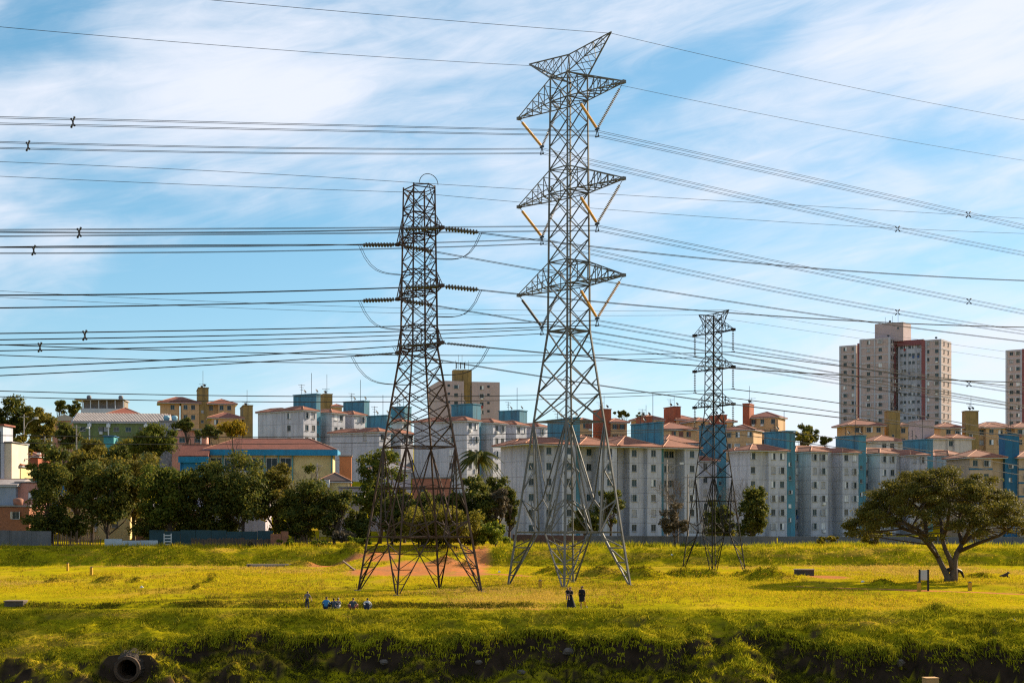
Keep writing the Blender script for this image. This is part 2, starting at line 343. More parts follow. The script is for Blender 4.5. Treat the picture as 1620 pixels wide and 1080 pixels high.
def build_grass():
    rs = np.random.RandomState(7)
    gm = leafmat('grass_field', (0.455, 0.385, 0.006), (0.275, 0.272, 0.006), (0.48, 0.30, 0.025), 0.45, 0.10, spec=0.0)
    bm = leafmat('grass_bank', (0.285, 0.265, 0.008), (0.078, 0.094, 0.008), (0.40, 0.34, 0.02), 0.32, 0.42, spec=0.0)
    wm = leafmat('grass_lush', (0.12, 0.15, 0.008), (0.20, 0.20, 0.008), (0.27, 0.24, 0.015), 0.5, 0.4, spec=0.0)
    dm = leafmat('weeds_shade_dark', (0.035, 0.045, 0.010), (0.055, 0.060, 0.010), (0.11, 0.095, 0.015), 0.35, 0.5, spec=0.0)
    n = 90000; x = rs.uniform(-47, 47, n); y = rs.uniform(92.5, 109.5, n)
    e = 0.35; sl = np.abs(ground_h(x, y+e)-ground_h(x, y-e))/(2*e)
    patch = fbm(x*0.45, y*0.6, 61, 4)
    pxx = 810+x*F/101.0; De = 108-(np.interp(pxx, XE, YE)-966)/9.4; low = (y < De-0.4)&(np.interp(pxx, XE, SE) > 0.7)
    keep = (rs.uniform(0, 1, n) < np.where(sl > 0.95, 0.10, 0.95)*np.clip(0.80+0.8*patch, 0.15, 1)*np.where(low, 0.22, 1))
    keep &= ~((np.abs(x-PIPE[0]) < 1.9) & (y < 101.2) & (rs.uniform(0, 1, n) < 0.93))
    x, y = x[keep], y[keep]; z = ground_h(x, y); n = len(x)
    h = rs.uniform(0.10, 0.30, n)*(1+0.7*np.clip(fbm(x*0.5, y*0.7, 63, 3), -0.5, 1)); tufts('bank_grass', 'short yellow-green grass covering the sloping river bank', x, y, z, 4, h, np.full(n, .075), .12, bm, rs, .55)
    # coarse clumps standing out of the turf
    n = 2600; x = rs.uniform(-47, 47, n); y = rs.uniform(96, 108.3, n); k = rs.uniform(0, 1, n) < np.clip(.35+fbm(x*.3, y*.5, 67, 3), 0, 1); x, y = x[k], y[k]; n = len(x)
    k = ~((np.abs(x-PIPE[0]) < 1.9) & (y < 101.2)); x, y = x[k], y[k]; n = len(x)
    tufts('coarse_grass', 'coarse grass clumps standing out of the bank turf', x, y, ground_h(x, y), 16, rs.uniform(.22, .5, n), np.full(n, .085), .20, bm, rs, .5)
    # weeds on and below the scarp, its shade put into their dark colour
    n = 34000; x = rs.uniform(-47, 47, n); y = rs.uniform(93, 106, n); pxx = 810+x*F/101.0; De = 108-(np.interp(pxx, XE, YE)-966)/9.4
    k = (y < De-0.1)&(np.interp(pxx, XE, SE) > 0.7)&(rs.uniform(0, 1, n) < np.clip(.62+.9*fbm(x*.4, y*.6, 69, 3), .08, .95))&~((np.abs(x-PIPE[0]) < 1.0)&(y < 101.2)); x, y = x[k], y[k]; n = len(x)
    tufts('scarp_weeds', 'weeds and roots on the bank scarp, coloured dark for its shade', x, y, ground_h(x, y), 5, rs.uniform(.12, .42, n)*np.where(rs.uniform(0, 1, n) < .12, 2.2, 1), np.full(n, .09), .18, dm, rs, .6)
    # grass hanging over the lip of the scarp
    n = 5200; x = rs.uniform(-47, 47, n); pxx = 810+x*F/101.0; De = 108-(np.interp(pxx, XE, YE)+7*fbm(x*0.55, x*0+3.1, 5, 3)-966)/9.4; y = De+rs.normal(.12, .22, n); k = np.interp(pxx, XE, SE) > .6; x, y = x[k], y[k]; n = len(x)
    z = ground_h(x, y); kk = n*5; hx = np.repeat(x, 5)+rs.normal(0, .14, kk); hy = np.repeat(y, 5)+rs.normal(0, .1, kk); hz = np.repeat(z, 5)+.05; ln = rs.uniform(.2, .6, kk); V = np.empty((kk, 3, 3)); w_ = .045
    V[:, 0] = np.stack([hx-w_, hy, hz], -1); V[:, 1] = np.stack([hx+w_, hy, hz], -1); V[:, 2] = np.stack([hx+rs.normal(0, .12, kk), hy-ln*.7, hz-ln*rs.uniform(.1, 1.0, kk)], -1)
    tag(ob('hanging_grass', np_mesh('hanging_grass', V, 3, bm)), 'grass hanging over the lip of the eroded bank', 'grass', None, 'stuff')
    # tall lush growth spilling through the gap in the scarp and along the foot
    px = rs.uniform(-47, 47, 14000); py = rs.uniform(93, 105, 14000)
    t = np.exp(-((px-(X(1125, 101)+(105-py)*0.55))/1.4)**2)+0.9*np.exp(-((px-X(1200, 99))/2.5)**2-((py-98.5)/1.5)**2)+0.6*np.clip(fbm(px*0.2, py*0.5, 65, 3)-0.25, 0, 1)*(py < 100)
    t = np.where(np.abs(px-PIPE[0]) < 1.9, 0, t)
    k = rs.uniform(0, 1, 14000) < t; px, py = px[k], py[k]; n = len(px)
    tufts('lush_weeds', 'bright green weeds spilling down a gap in the eroded bank', px, py, ground_h(px, py), 5, rs.uniform(.25, .6, n), np.full(n, .10), .16, wm, rs, .6)
    n = 150000; y = 109+(1-rs.power(1.6, n))*91; x = rs.uniform(-1, 1, n)*(y*0.385+2)
    keep = rs.uniform(0, 1, n) > dirt_mask(x, y)*1.5
    dryz = fbm(x*.055, y*.035, 91, 4)+rs.normal(0, .16, n) > .74
    dx_, dy_ = x[keep&dryz], y[keep&dryz]; nn = len(dx_); sm = leafmat('grass_dry', (0.42, 0.27, 0.05), (0.38, 0.27, 0.02), (0.52, 0.34, 0.09), 0.4, 0.15, spec=0.0)
    tufts('dry_grass', 'dry tan grass in patches of the field', dx_, dy_, ground_h(dx_, dy_), 3, rs.uniform(.06, .2, nn)*dy_/110, .065*dy_/110, .15, sm, rs, .5)
    keep &= ~dryz
    x, y = x[keep], y[keep]; n = len(x); s = y/110
    dry = np.clip(0.5+fbm(x*0.12, y*0.06, 71, 3), 0.25, 1.3)
    tufts('field_grass', 'sunlit yellow grass of the flat field', x, y, ground_h(x, y), 3, rs.uniform(.06, .17, n)*s*dry, .07*s, .15, gm, rs, .55)
    # scattered coarse tussocks in the field
    n = 9000; y = 113+(1-rs.power(1.7, n))*78; x = rs.uniform(-1, 1, n)*(y*0.385+2); k = (rs.uniform(0, 1, n) < np.clip(.25+1.1*fbm(x*.10, y*.05, 87, 4), 0.02, 1))&(dirt_mask(x, y) < .3); x, y = x[k], y[k]; n = len(x)
    tm = leafmat('grass_tussock', (0.22, 0.20, 0.008), (0.12, 0.125, 0.008), (0.34, 0.20, 0.03), 0.45, 0.3, spec=0.0)
    tufts('tussocks', 'scattered coarse tussocks in the field', x, y, ground_h(x, y), 9, rs.uniform(.14, .34, n), .075*y/120, .22, tm, rs, .5)
    # grass on heaps and path-side step, shade of their faces put into dark colour
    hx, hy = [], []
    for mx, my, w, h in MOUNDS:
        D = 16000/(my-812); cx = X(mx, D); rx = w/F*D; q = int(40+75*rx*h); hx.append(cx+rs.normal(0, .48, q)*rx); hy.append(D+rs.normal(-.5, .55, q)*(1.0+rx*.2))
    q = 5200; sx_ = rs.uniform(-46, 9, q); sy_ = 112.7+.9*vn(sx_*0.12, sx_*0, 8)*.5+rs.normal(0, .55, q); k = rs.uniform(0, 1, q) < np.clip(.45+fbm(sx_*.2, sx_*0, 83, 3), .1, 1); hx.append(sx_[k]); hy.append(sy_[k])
    x = np.concatenate(hx); y = np.concatenate(hy); n = len(x); hm = leafmat('grass_shade_dark', (0.075, 0.075, 0.008), (0.045, 0.052, 0.008), (0.16, 0.12, 0.015), 0.35, 0.5, spec=0.0)
    tufts('shade_dark_grass', 'coarse grass on the earth heaps and the step beside the path, coloured dark for their shaded faces', x, y, ground_h(x, y), 4, rs.uniform(.10, .26, n), np.full(n, .09), .15, hm, rs, .5)
    n = 26000; x = rs.uniform(-78, 78, n); y = rs.uniform(192, 203, n); p = np.clip(.55+fbm(x*.35, y*.4, 75, 3), 0.05, 1); p = np.where(dirt_mask(x, y) > .4, 0.02, p)
    k = rs.uniform(0, 1, n) < p; x, y = x[k], y[k]; n = len(x)
    tufts('embankment_grass', 'tufted grass on the long embankment behind the field', x, y, ground_h(x, y), 4, rs.uniform(.15, .42, n), np.full(n, .13), .22, bm, rs, .5)
    n = 5200; x = rs.uniform(-84, 84, n); y = rs.uniform(207.5, 217.6, n); k = (rs.uniform(0, 1, n) < np.clip(.45+1.1*fbm(x*.15, y*.2, 79, 3), .05, 1))&((y < 207.9)|(x > -2)); x, y = x[k], y[k]; n = len(x)
    tufts('wall_weeds', 'rank weeds along the foot of the boundary walls', x, y, ground_h(x, y), 6, rs.uniform(.3, 1.0, n), np.full(n, .14), .25, wm, rs, .35)
    n = 5200; x = rs.uniform(-82, 82, n); y = rs.uniform(199, 206, n); p = np.clip(.5+1.2*fbm(x*.12, y*.1, 77, 3), 0.1, 1); k = rs.uniform(0, 1, n) < p; x, y = x[k], y[k]; n = len(x)
    tufts('tall_grass', 'tall seeding grass along the top of the embankment', x, y, ground_h(x, y), 4, rs.uniform(.35, .95, n), np.full(n, .10), .2, gm, rs, .3)
build_grass()

# ---------------------------------------------------------------- buildings
WHITE = mat('render_white', (0.46, 0.475, 0.545), (0.36, 0.375, 0.44), streak=((0.22, 0.22, 0.25), .8), fine=.15, rough=.9, scale=(.25, .25, .18))
WHITE2 = mat('render_offwhite', (0.55, 0.50, 0.47), (0.43, 0.40, 0.40), streak=((0.30, 0.26, 0.23), .6), fine=.12, rough=.9, scale=(.25, .25, .18))
BLUE = mat('render_blue', (0.065, 0.235, 0.335), (0.075, 0.175, 0.235), streak=((0.045, 0.06, 0.072), .9), fine=.15, rough=.85, scale=(.4, .4, .3))
BLUE_D = mat('render_deep_blue', (0.018, 0.12, 0.25), (0.02, 0.10, 0.20), streak=((0.02, 0.05, 0.09), .6), rough=.85)
BLUEGREY = mat('render_blue_grey', (0.10, 0.19, 0.26), (0.07, 0.12, 0.17), streak=((0.03, 0.04, 0.05), .9), rough=.9)
BEIGE = mat('render_beige', (0.52, 0.33, 0.18), (0.44, 0.27, 0.14), streak=((0.30, 0.20, 0.13), .5), fine=.1, rough=.9, scale=(.3, .3, .2))
TAN = mat('render_tan', (0.40, 0.31, 0.24), (0.34, 0.26, 0.20), streak=((0.24, 0.19, 0.16), .5), rough=.9)
OLIVE = mat('render_olive', (0.30, 0.20, 0.075), (0.22, 0.15, 0.06), streak=((0.09, 0.07, 0.04), .75), rough=.9)
BRICK = mat('render_brick_red', (0.34, 0.095, 0.045), (0.25, 0.07, 0.04), streak=((0.15, 0.06, 0.05), .6), rough=.9)
MAUVE = mat('render_mauve', (0.41, 0.32, 0.325), (0.36, 0.285, 0.29), streak=((0.28, 0.22, 0.22), .35), rough=.9)
GREYW = mat('concrete_grey', (0.27, 0.26, 0.26), (0.19, 0.185, 0.19), streak=((0.10, 0.10, 0.10), .6), fine=.25, rough=.95)
PINK = mat('render_pink', (0.50, 0.25, 0.20), (0.42, 0.20, 0.17), streak=((0.28, 0.17, 0.15), .5), rough=.9)
GREEN = mat('render_green', (0.16, 0.20, 0.075), (0.13, 0.16, 0.07), streak=((0.08, 0.10, 0.05), .5), rough=.9)
YELLOW = mat('render_yellow', (0.55, 0.45, 0.22), (0.47, 0.37, 0.18), rough=.9)
LILAC = mat('render_lilac', (0.45, 0.40, 0.46), (0.37, 0.33, 0.39), streak=((0.25, 0.22, 0.24), .5), rough=.9)
REDTRIM = mat('paint_red', (0.22, 0.075, 0.08), (0.18, 0.065, 0.07), rough=.8)
SALMON = mat('beige_pink', (0.40, 0.315, 0.315), (0.35, 0.28, 0.28), streak=((0.30, 0.22, 0.19), .4), rough=.9)
TILE = mat('roof_tile', (0.30, 0.105, 0.058), (0.19, 0.065, 0.04), fine=.55, fscale=3.5, bump=.5, rough=.85, scale=(.7, .7, .7), streak=((0.17, 0.08, 0.06), .5))
TILE_D = mat('roof_tile_dark', (0.26, 0.085, 0.055), (0.17, 0.06, 0.045), fine=.5, fscale=3.5, bump=.5, rough=.85, scale=(.7, .7, .7))
RIDGE = mat('ridge_sunlit', (0.50, 0.25, 0.15), (0.40, 0.17, 0.10), rough=.85, scale=(2, 2, 2))  # ridge caps paler than the tiles: their sunlit line is in the colour
METALROOF = mat('roof_sheet', (0.32, 0.29, 0.29), (0.24, 0.21, 0.21), rough=.6, streak=((0.18, 0.15, 0.14), .5))
EAVE = mat('eave_paint', (0.42, 0.46, 0.52), (0.34, 0.38, 0.44), rough=.8)
FRAME = mat('window_frame', (0.30, 0.30, 0.31), rough=.5)
FRAMEW = mat('window_frame_white', (0.65, 0.65, 0.66), rough=.5)
SHUT = mat('shutter_white', (0.72, 0.74, 0.78), rough=.5, island=.35)
SHUTR = mat('shutter_brown', (0.20, 0.08, 0.06), rough=.6, island=.3)
GLASS = [mat('glass_dark', (0.015, 0.03, 0.038), rough=.3, spec=.3), mat('glass_curtain', (0.12, 0.115, 0.10), (0.06, 0.06, 0.055), rough=.3, spec=.3, scale=(3, 3, 1)), mat('glass_teal', (0.022, 0.055, 0.07), rough=.3, spec=.3), mat('glass_blind', (0.36, 0.36, 0.37), (0.25, 0.25, 0.27), rough=.4, scale=(2, 2, 2))]
STEELD = mat('dark_metal', (0.05, 0.052, 0.056), rough=.6, metal=.2)
_wc = {}
LAUN = [mat('laundry_red', (0.35, 0.06, 0.06), rough=.9), mat('laundry_white', (0.6, 0.6, 0.62), rough=.9), mat('laundry_blue', (0.06, 0.12, 0.30), rough=.9)]
def win_mesh(w, h, fm):
    k = ('f', w, h, fm.name)
    if k not in _wc:
        b = MB(); t = .07
        for q in ((-w/2, -w/2+t, 0, h), (w/2-t, w/2, 0, h), (-w/2+t, w/2-t, 0, t), (-w/2+t, w/2-t, h-t, h), (-.025, .025, t, h-t)): b.box(q[0], q[1], .02, .10, q[2], q[3])
        b.box(-w/2-.06, w/2+.06, -.19, -.02, -.07, -.004)
        _wc[k] = b.mesh('window', (fm,))
    return _wc[k]
def pane_mesh(w, h, g):
    k = ('p', w, h, g)
    if k not in _wc: _wc[k] = MB().box(-w/2+.06, w/2-.06, .055, .075, .06, h-.06).mesh('pane', (GLASS[g],))
    return _wc[k]
def leaf_mesh(w, h, m):
    k = ('l', w, h, m.name)
    if k not in _wc: _wc[k] = MB().box(0, w, -.02, .02, .02, h-.02).mesh('shutter', (m,))
    return _wc[k]
def wall_mesh(x0, x1, y0, y1, zb, zt, ops, mats):
    """four walls with recessed openings; ops: face -> [(u0, u1, z0, z1)]"""
    b = MB()
    faces = {'f': ((x0, y0), (1, 0), (0, 1), x1-x0), 'l': ((x0, y1), (0, -1), (1, 0), y1-y0), 'r': ((x1, y0), (0, 1), (-1, 0), y1-y0), 'b': ((x1, y1), (-1, 0), (0, -1), x1-x0)}
    for fk, (o, u, nn, W_) in faces.items():
        op = ops.get(fk, [])
        us = sorted({0.0, W_} | {v for q in op for v in q[:2]}); zs = sorted({zb, zt} | {v for q in op for v in q[2:]})
        P = lambda a, z, d=0.0: (o[0]+u[0]*a+nn[0]*d, o[1]+u[1]*a+nn[1]*d, z)
        for i in range(len(us)-1):
            for j in range(len(zs)-1):
                cu, cz = (us[i]+us[i+1])/2, (zs[j]+zs[j+1])/2
                if any(q[0] < cu < q[1] and q[2] < cz < q[3] for q in op): continue
                b.add([P(us[i], zs[j]), P(us[i+1], zs[j]), P(us[i+1], zs[j+1]), P(us[i], zs[j+1])], [(0, 1, 2, 3)])
        for q in op:
            d = .22; c = [(q[0], q[2]), (q[1], q[2]), (q[1], q[3]), (q[0], q[3])]
            for k in range(4):
                a_, b_ = c[k], c[(k+1) % 4]
                b.add([P(*a_), P(*b_), P(*b_, d), P(*a_, d)], [(3, 2, 1, 0)])
            b.add([P(*v, d) for v in c], [(0, 1, 2, 3)])
    b.add([(x0, y0, zt), (x1, y0, zt), (x1, y1, zt), (x0, y1, zt)], [(0, 1, 2, 3)])
    return b.mesh('wall', mats)
COURSE = mat('course_grey', (0.33, 0.34, 0.39), (0.24, 0.245, 0.28), rough=.9, scale=(1.5, 1.5, 1.5)); COURSE_B = mat('course_beige', (0.38, 0.24, 0.13), (0.30, 0.19, 0.11), rough=.9, scale=(1.5, 1.5, 1.5))
class Block:
    def __init__(s, name, label, cat, px, D, theta, eave_y, sh=2.8, wall=WHITE, roof=TILE, group=None, ymax=900, frame=FRAME, shut=SHUT, shutp=.35, wsize=(1.1, 1.3), seed=1):
        s.th = R(theta); s.c, s.s = math.cos(s.th), math.sin(s.th)
        s.ox, s.oy = X(px, D), D; s.ze = Z(eave_y, D); s.sh = sh; s.wall = wall; s.roofm = roof; s.ymax = ymax
        s.root = thing(name, label, cat, (s.ox, s.oy, 0), s.th, group); s.rnd = random.Random(seed*77+int(px)); s.k = 0
        s.frame, s.shut, s.shutp, s.ws = frame, shut, shutp, wsize; s.courses = {'render_white': COURSE, 'render_beige': COURSE_B}.get(wall.name)
    def bx(s, px, ly=0.0):
        k = (px-810)/F; return (k*(s.oy+ly*s.c)-s.ox+ly*s.s)/(s.c-k*s.s)
    def by(s, px, lx=0.0):
        k = (px-810)/F; return (s.ox+lx*s.c-k*(s.oy+lx*s.s))/(s.s+k*s.c)
    def wpt(s, lx, ly): return (s.ox+lx*s.c-ly*s.s, s.oy+lx*s.s+ly*s.c)
    def zat(s, py, lx, ly): return Z(py, s.wpt(lx, ly)[1])
    def gnd(s, lx, ly): return gz(*s.wpt(lx, ly))
    def window(s, face, p, rz, kind=None, size=None):
        w, h = size or s.ws
        o = ob('window', win_mesh(w, h, s.frame), None, s.root, p, rz)
        r = s.rnd.random() if kind is None else kind
        ob('pane', pane_mesh(w, h, s.rnd.choice((0, 0, 0, 1, 2, 2, 2, 3))), None, o)
        if r < s.shutp*.55:                                   # leaves folded out, edge-on to the street
            for sx in (-1, 1):
                l = ob('shutter', leaf_mesh(w*.40, h, s.shut), None, o, (sx*w*.5, -.04, 0)); l.rotation_euler = (0, 0, R(-112) if sx < 0 else R(-58-s.rnd.random()*20))
        elif r < s.shutp:                                    # sliding leaves
            for sx in s.rnd.choice(((-1,), (1,), (-1, 1))):
                ob('shutter', leaf_mesh(w*.44, h, s.shut), None, o, (-w*.47 if sx < 0 else w*.03, -.03+.012*sx, 0))
        if s.rnd.random() < .05: MB().box(-.35, .35, -.48, -.06, -.62, -.14).build('air_conditioner', FRAMEW, o)
        elif s.rnd.random() < .04: MB().box(-w*.4, w*.3, -.26, -.22, -.75, .02).build('laundry', s.rnd.choice(LAUN), o)
        return o
    def wing(s, x0, x1, y0, y1, top=None, front=(), left=(), right=(), m=None, sh=None, size=None, rows=30, first=.42, floor=None, name='wall', skip=0):
        """a rectangular volume; window columns in local metres along each face"""
        zt = s.ze if top is None else top; s.k += 1; zt += .011*(s.k % 7)
        g = min(s.gnd(x0, y0), s.gnd(x1, y0), s.gnd(x0, y1))-.6; zb = g if floor is None else floor
        sh = sh or s.sh; w, h = size or s.ws; ops = {}; todo = []
        for fk, cols in (('f', front), ('l', left), ('r', right)):
            W_ = (x1-x0) if fk == 'f' else (y1-y0)
            for u in cols:
                if not (.1+w/2 < u < W_-.1-w/2): u = min(max(u, .12+w/2), W_-.12-w/2)
                if W_ < w+.3: continue
                for r in range(skip, rows):
                    z1 = zt-first-r*sh; z0 = z1-h
                    if z0 < g+1.0: break
                    lx, ly = {'f': (x0+u, y0), 'l': (x0, y1-u), 'r': (x1, y0+u)}[fk]
                    wx, wy = s.wpt(lx, ly)
                    if YH-(z1-HC)*F/wy > s.ymax: break
                    ops.setdefault(fk, []).append((u-w/2, u+w/2, z0, z1))
                    d = .05; p = {'f': (lx, ly+d, z0), 'l': (lx+d, ly, z0), 'r': (lx-d, ly, z0)}[fk]
                    todo.append((fk, p, {'f': 0, 'l': R(-90), 'r': R(90)}[fk]))
        if s.courses and name == 'wall' and x1-x0 > 1.5:
            b = MB(); z = zt-s.sh-.1
            while z > g+1:
                b.box(x0-.025, x1+.025, y0-.025, y0+.1, z-.07, z+.02); b.box(x0-.024, x0+.1, y0+.11, y1-.1, z-.07, z+.02); z -= s.sh
            if b.f: tag(b.build('string_courses', s.courses, s.root), kind='stuff')
        ob(name, wall_mesh(x0, x1, y0, y1, zb, zt, ops, (m or s.wall,)), None, s.root)
        for fk, p, rz in todo: s.window(fk, p, rz, None, size)
        return zt
    def roof(s, x0, x1, y0, y1, z, over=.55, pitch=.36, m=None, gable=False, caps=True, axis=None):
        s.k += 1; z += .017*(s.k % 6)
        a0, a1, b0, b1 = x0-over, x1+over, y0-over, y1+over; w, d = a1-a0, b1-b0
        ax = axis or ('x' if w >= d else 'y')
        hf = (d if ax == 'x' else w)/2; rh = hf*pitch; ins = 0.0 if gable else hf
        if ax == 'x': r0, r1 = (a0+ins, (b0+b1)/2), (a1-ins, (b0+b1)/2)
        else: r0, r1 = ((a0+a1)/2, b0+ins), ((a0+a1)/2, b1-ins)
        b = MB(); t = .16
        V = [(a0, b0, z), (a1, b0, z), (a1, b1, z), (a0, b1, z), (a0, b0, z+t), (a1, b0, z+t), (a1, b1, z+t), (a0, b1, z+t), (r0[0], r0[1], z+t+rh), (r1[0], r1[1], z+t+rh)]
        Fc = [(0, 3, 2, 1), (0, 1, 5, 4), (1, 2, 6, 5), (2, 3, 7, 6), (3, 0, 4, 7)]
        Fc += [(4, 5, 9, 8), (6, 7, 8, 9), (5, 6, 9), (7, 4, 8)] if ax == 'x' else [(5, 6, 9, 8), (7, 4, 8, 9), (4, 5, 8), (6, 7, 9)]
        b.add(V, Fc); o = b.build('roof', m or s.roofm, s.root)
        e = MB().box(a0+.06, a1-.06, b0+.06, b1-.06, z-.16, z-.004).build('eave', EAVE, s.root)
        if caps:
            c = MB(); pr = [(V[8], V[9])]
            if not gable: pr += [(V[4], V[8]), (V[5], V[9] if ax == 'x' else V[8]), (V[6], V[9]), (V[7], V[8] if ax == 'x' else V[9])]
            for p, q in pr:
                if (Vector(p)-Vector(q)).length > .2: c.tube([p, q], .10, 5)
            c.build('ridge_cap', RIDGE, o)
        return o
    def slab(s, x0, x1, y0, y1, top, m, wins=(), size=(.75, .8), mfront=None, parapet=True, rows=30, sh=None, name='stair_tower'):
        """tall water-tank and stair slab"""
        s.wing(x0, x1, y0, y1, top, front=wins, m=m, size=size, first=6.1, rows=rows, name=name)
        if parapet: MB().box(x0-.12, x1+.12, y0-.12, y1+.12, top+.085, top+.30).build('parapet', m, s.root)
    def antenna(s, lx, ly, z, h, bars=0):
        b = MB().tube([(lx, ly, z-.2), (lx, ly, z+h)], .055, 5)
        for i in range(bars):
            zz = z+h-.15-.55*i; w = .9-.22*i if i else 1.1
            b.tube([(lx-w, ly, zz), (lx+w, ly, zz)], .045, 4)
        b.build('antenna', STEELD, s.root)
    def dish(s, lx, ly, z):
        b = MB().tube([(lx, ly, z-.1), (lx, ly, z+.5)], .05, 5); n = 10
        c = Vector((lx, ly, z+.75)); ax = Vector((.25, -.75, .6)).normalized(); u = ax.cross(Vector((1, 0, 0))).normalized(); v = ax.cross(u)
        rings = []
        for r, d in ((.04, -.12), (.28, -.08), (.46, .04)): rings.append([tuple(c+ax*d+(u*math.cos(6.2832*k/n)+v*math.sin(6.2832*k/n))*r) for k in range(n)])
        vs = [p for q in rings for p in q]+[tuple(Vector(p)-ax*.03) for q in rings for p in q]
        fs = []
        for L_ in (0, 3*n):
            for i in range(2):
                for k in range(n): fs.append((L_+i*n+k, L_+i*n+(k+1) % n, L_+(i+1)*n+(k+1) % n, L_+(i+1)*n+k))
            fs.append(tuple(L_+k for k in range(n)))
        b.add(vs, fs); b.build('satellite_dish', STEELD, s.root)
    def wpx(s, xa, px, ly): return s.bx(px, ly)-xa
def apart(name, label, px, D, th, eave, gable, wings, roofs, slabs, depth=10.0, gwins=(), group='white apartment blocks with blue stair towers', slabm=BLUE, ant=True, **kw):
    """apartment block: wings = (px left, px right, set-back, [window px]); slabs = (px l, px r, top row, px of the far corner, set-back)"""
    B = Block(name, label, 'apartment block', px, D, th, eave, group=group, **kw)
    first = True; L = []
    for pa, pb, y, wp in wings:
        xa, xb = (B.bx(pa, y), B.bx(pb, y))
        dep = depth
        lw = ()
        if first:
            if gable: dep = max(4.0, B.by(gable, xa))
            lw = [dep-B.by(g, xa) for g in gwins]
        B.wing(xa, xb, y, (dep if first else depth)+.05*len(L), front=[B.bx(p, y)-xa for p in wp], left=lw); L.append((xa, xb, y, dep)); first = False
    for pa, pb, y in roofs:
        xa, xb = B.bx(pa, y), B.bx(pb, y); d = L[0][3] if pa == wings[0][0] else depth
        if pa == wings[0][0] and gable:
            B.roof(xa, xb, y, max(d, depth)*.5+.5, B.ze, pitch=.34); B.roof(xa+.15, xb-.1, max(d, depth)*.5-.4, d, B.ze+.03, pitch=.34)
        else: B.roof(xa, xb, y, depth, B.ze)
    for i, (pa, pb, ty, pback, y) in enumerate(slabs):
        xa, xb = B.bx(pa, y), B.bx(pb, y); dep = min(max(B.by(pback, xa)-y, 2.5), 12.0); top = B.zat(ty, xa, y)
        B.slab(xa, xb, y, y+dep, top, slabm, wins=((xb-xa)*.38,) if xb-xa > 1.2 else ())
        if ant:
            r = B.rnd
            B.antenna((xa+xb)/2, y+dep*.3, top+.2, r.uniform(3.0, 6.0), 0); B.antenna((xa+xb)/2+.2, y+dep*.75, top+.2, r.uniform(1.6, 2.6), 3)
            B.dish((xa+xb)/2-.2, y+dep*.55, top+.25)
            if r.random() < .6: B.dish((xa+xb)/2+.3, y+dep*.1, top+.25)
    return B
def build_white():
    g = 'white apartment blocks with blue stair towers'
    apart('apartment_block', 'large white six-storey apartment block behind the tall grey pylon', 833, 250, 30, 702, 792,
      [(833,864,2.6,[840.5]),(861,891,1.3,[868.5]),(889,911,0,[900.5]),(918,952,2.6,[932]),(948,976,0,[964.5]),(977,1000,3.0,[]),(996,1028,1.0,[1003.5]),(1024,1046.5,0,[1034]),(1050,1088,3.0,[1053.5,1062.5]),(1083,1106,0,[1095])],
      [(833,911,.5),(918,976,0),(977,1047,0),(1050,1106,0)], [(909.5,917.6,662,866,1.6),(1044,1050,669,998,1.8)], shutp=.12, ymax=870)
    apart('apartment_block', 'long white apartment block between the small black pylon and the acacia tree', 1187, 277, 30, 712, 1153,
      [(1187,1216,.8,[1191.5]),(1216,1245,0,[1223.5,1237.5]),(1258,1283,4,[1262]),(1283,1310,0,[1289,1302.5]),(1310,1333,3,[]),(1333,1358,0,[1339,1352]),(1370,1392,3.5,[1373]),(1392,1418,0,[1399,1412]),(1418,1440,3,[]),(1440,1467,0,[1447,1459.5]),(1475,1501,3.5,[]),(1501,1530,0,[1504.5,1516.5])],
      [(1187,1245,0),(1283,1310,0),(1333,1358,0),(1392,1418,0),(1440,1467,0),(1501,1530,0),(1258,1340,4),(1370,1450,4),(1475,1530,4)],
      [(1244.6,1258,683,1209,.5),(1358,1370,690,1322,.6),(1466,1476,696,1428,.8)], shutp=.62, depth=11, ymax=872)
    apart('apartment_block', 'white apartment block on the hill directly above the red-roofed school', 480, 317, 55, 649, 408,
      [(480,501,0,[485.5,496]),(525,546,0,[531.5,540]),(560,577.5,0,[566,574]),(503,560,5,[])], [(480,501,0),(525,546,0),(560,577.5,0),(503,566,5)],
      [(500.5,507,624,464,1.2),(576,584.5,635,543,1.5)], gwins=(457,), ymax=712, shutp=.3)
    apart('apartment_block', 'low white apartment block half hidden by the brown pylon and a tree', 600, 300, 55, 683, 522,
      [(600,618,0,[605]),(634,654,0,[640,650]),(616,640,4,[])], [(600,618,0),(634,654,0),(614,640,4)], [(612,619,658,580,1.5)], gwins=(577,), ymax=705, shutp=.2)
    apart('apartment_block', 'white apartment block between the brown pylon and the grey pylon, right walls sunlit', 738.5, 296, 55, 665, 655,
      [(738.5,758,0,[744,753]),(780,800,0,[786,795]),(816.5,833,0,[820.5,828.5]),(852,866,0,[858]),(760,852,5,[])], [(738.5,758,0),(780,800,0),(816.5,833,0),(852,866,0),(758,856,5)],
      [(748,761,640,714,1.5),(822,834,650,789,5.5)], gwins=(714,), ymax=790, shutp=.25)
    apart('apartment_block', 'small white apartment block top with blue tower behind the brown pylon', 636, 345, 55, 667, 622,
      [(636,650,0,[641.5])], [(636,650,0)], [(640,651,644,617,3.0)], ymax=690, depth=8)
    apart('apartment_block', 'pale apartment block with bright blue stair tower seen through the small black pylon', 1110, 292, 30, 729, None,
      [(1110,1134,0,[1116]),(1149,1160,3,[])], [(1110,1134,0)], [(1133.5,1149,673,1106,.4)], ymax=870, shutp=.2)
    apart('apartment_block', 'white block behind the large front row, only its tiled roof and tower showing', 960, 288, 30, 697, None,
      [(915,942,0,[922]),(985,1010,0,[]),(1052,1105,0,[1062])], [(915,942,0),(985,1012,0),(1052,1108,0)], [(1030,1040,672,1008,2)], ymax=712, ant=False)
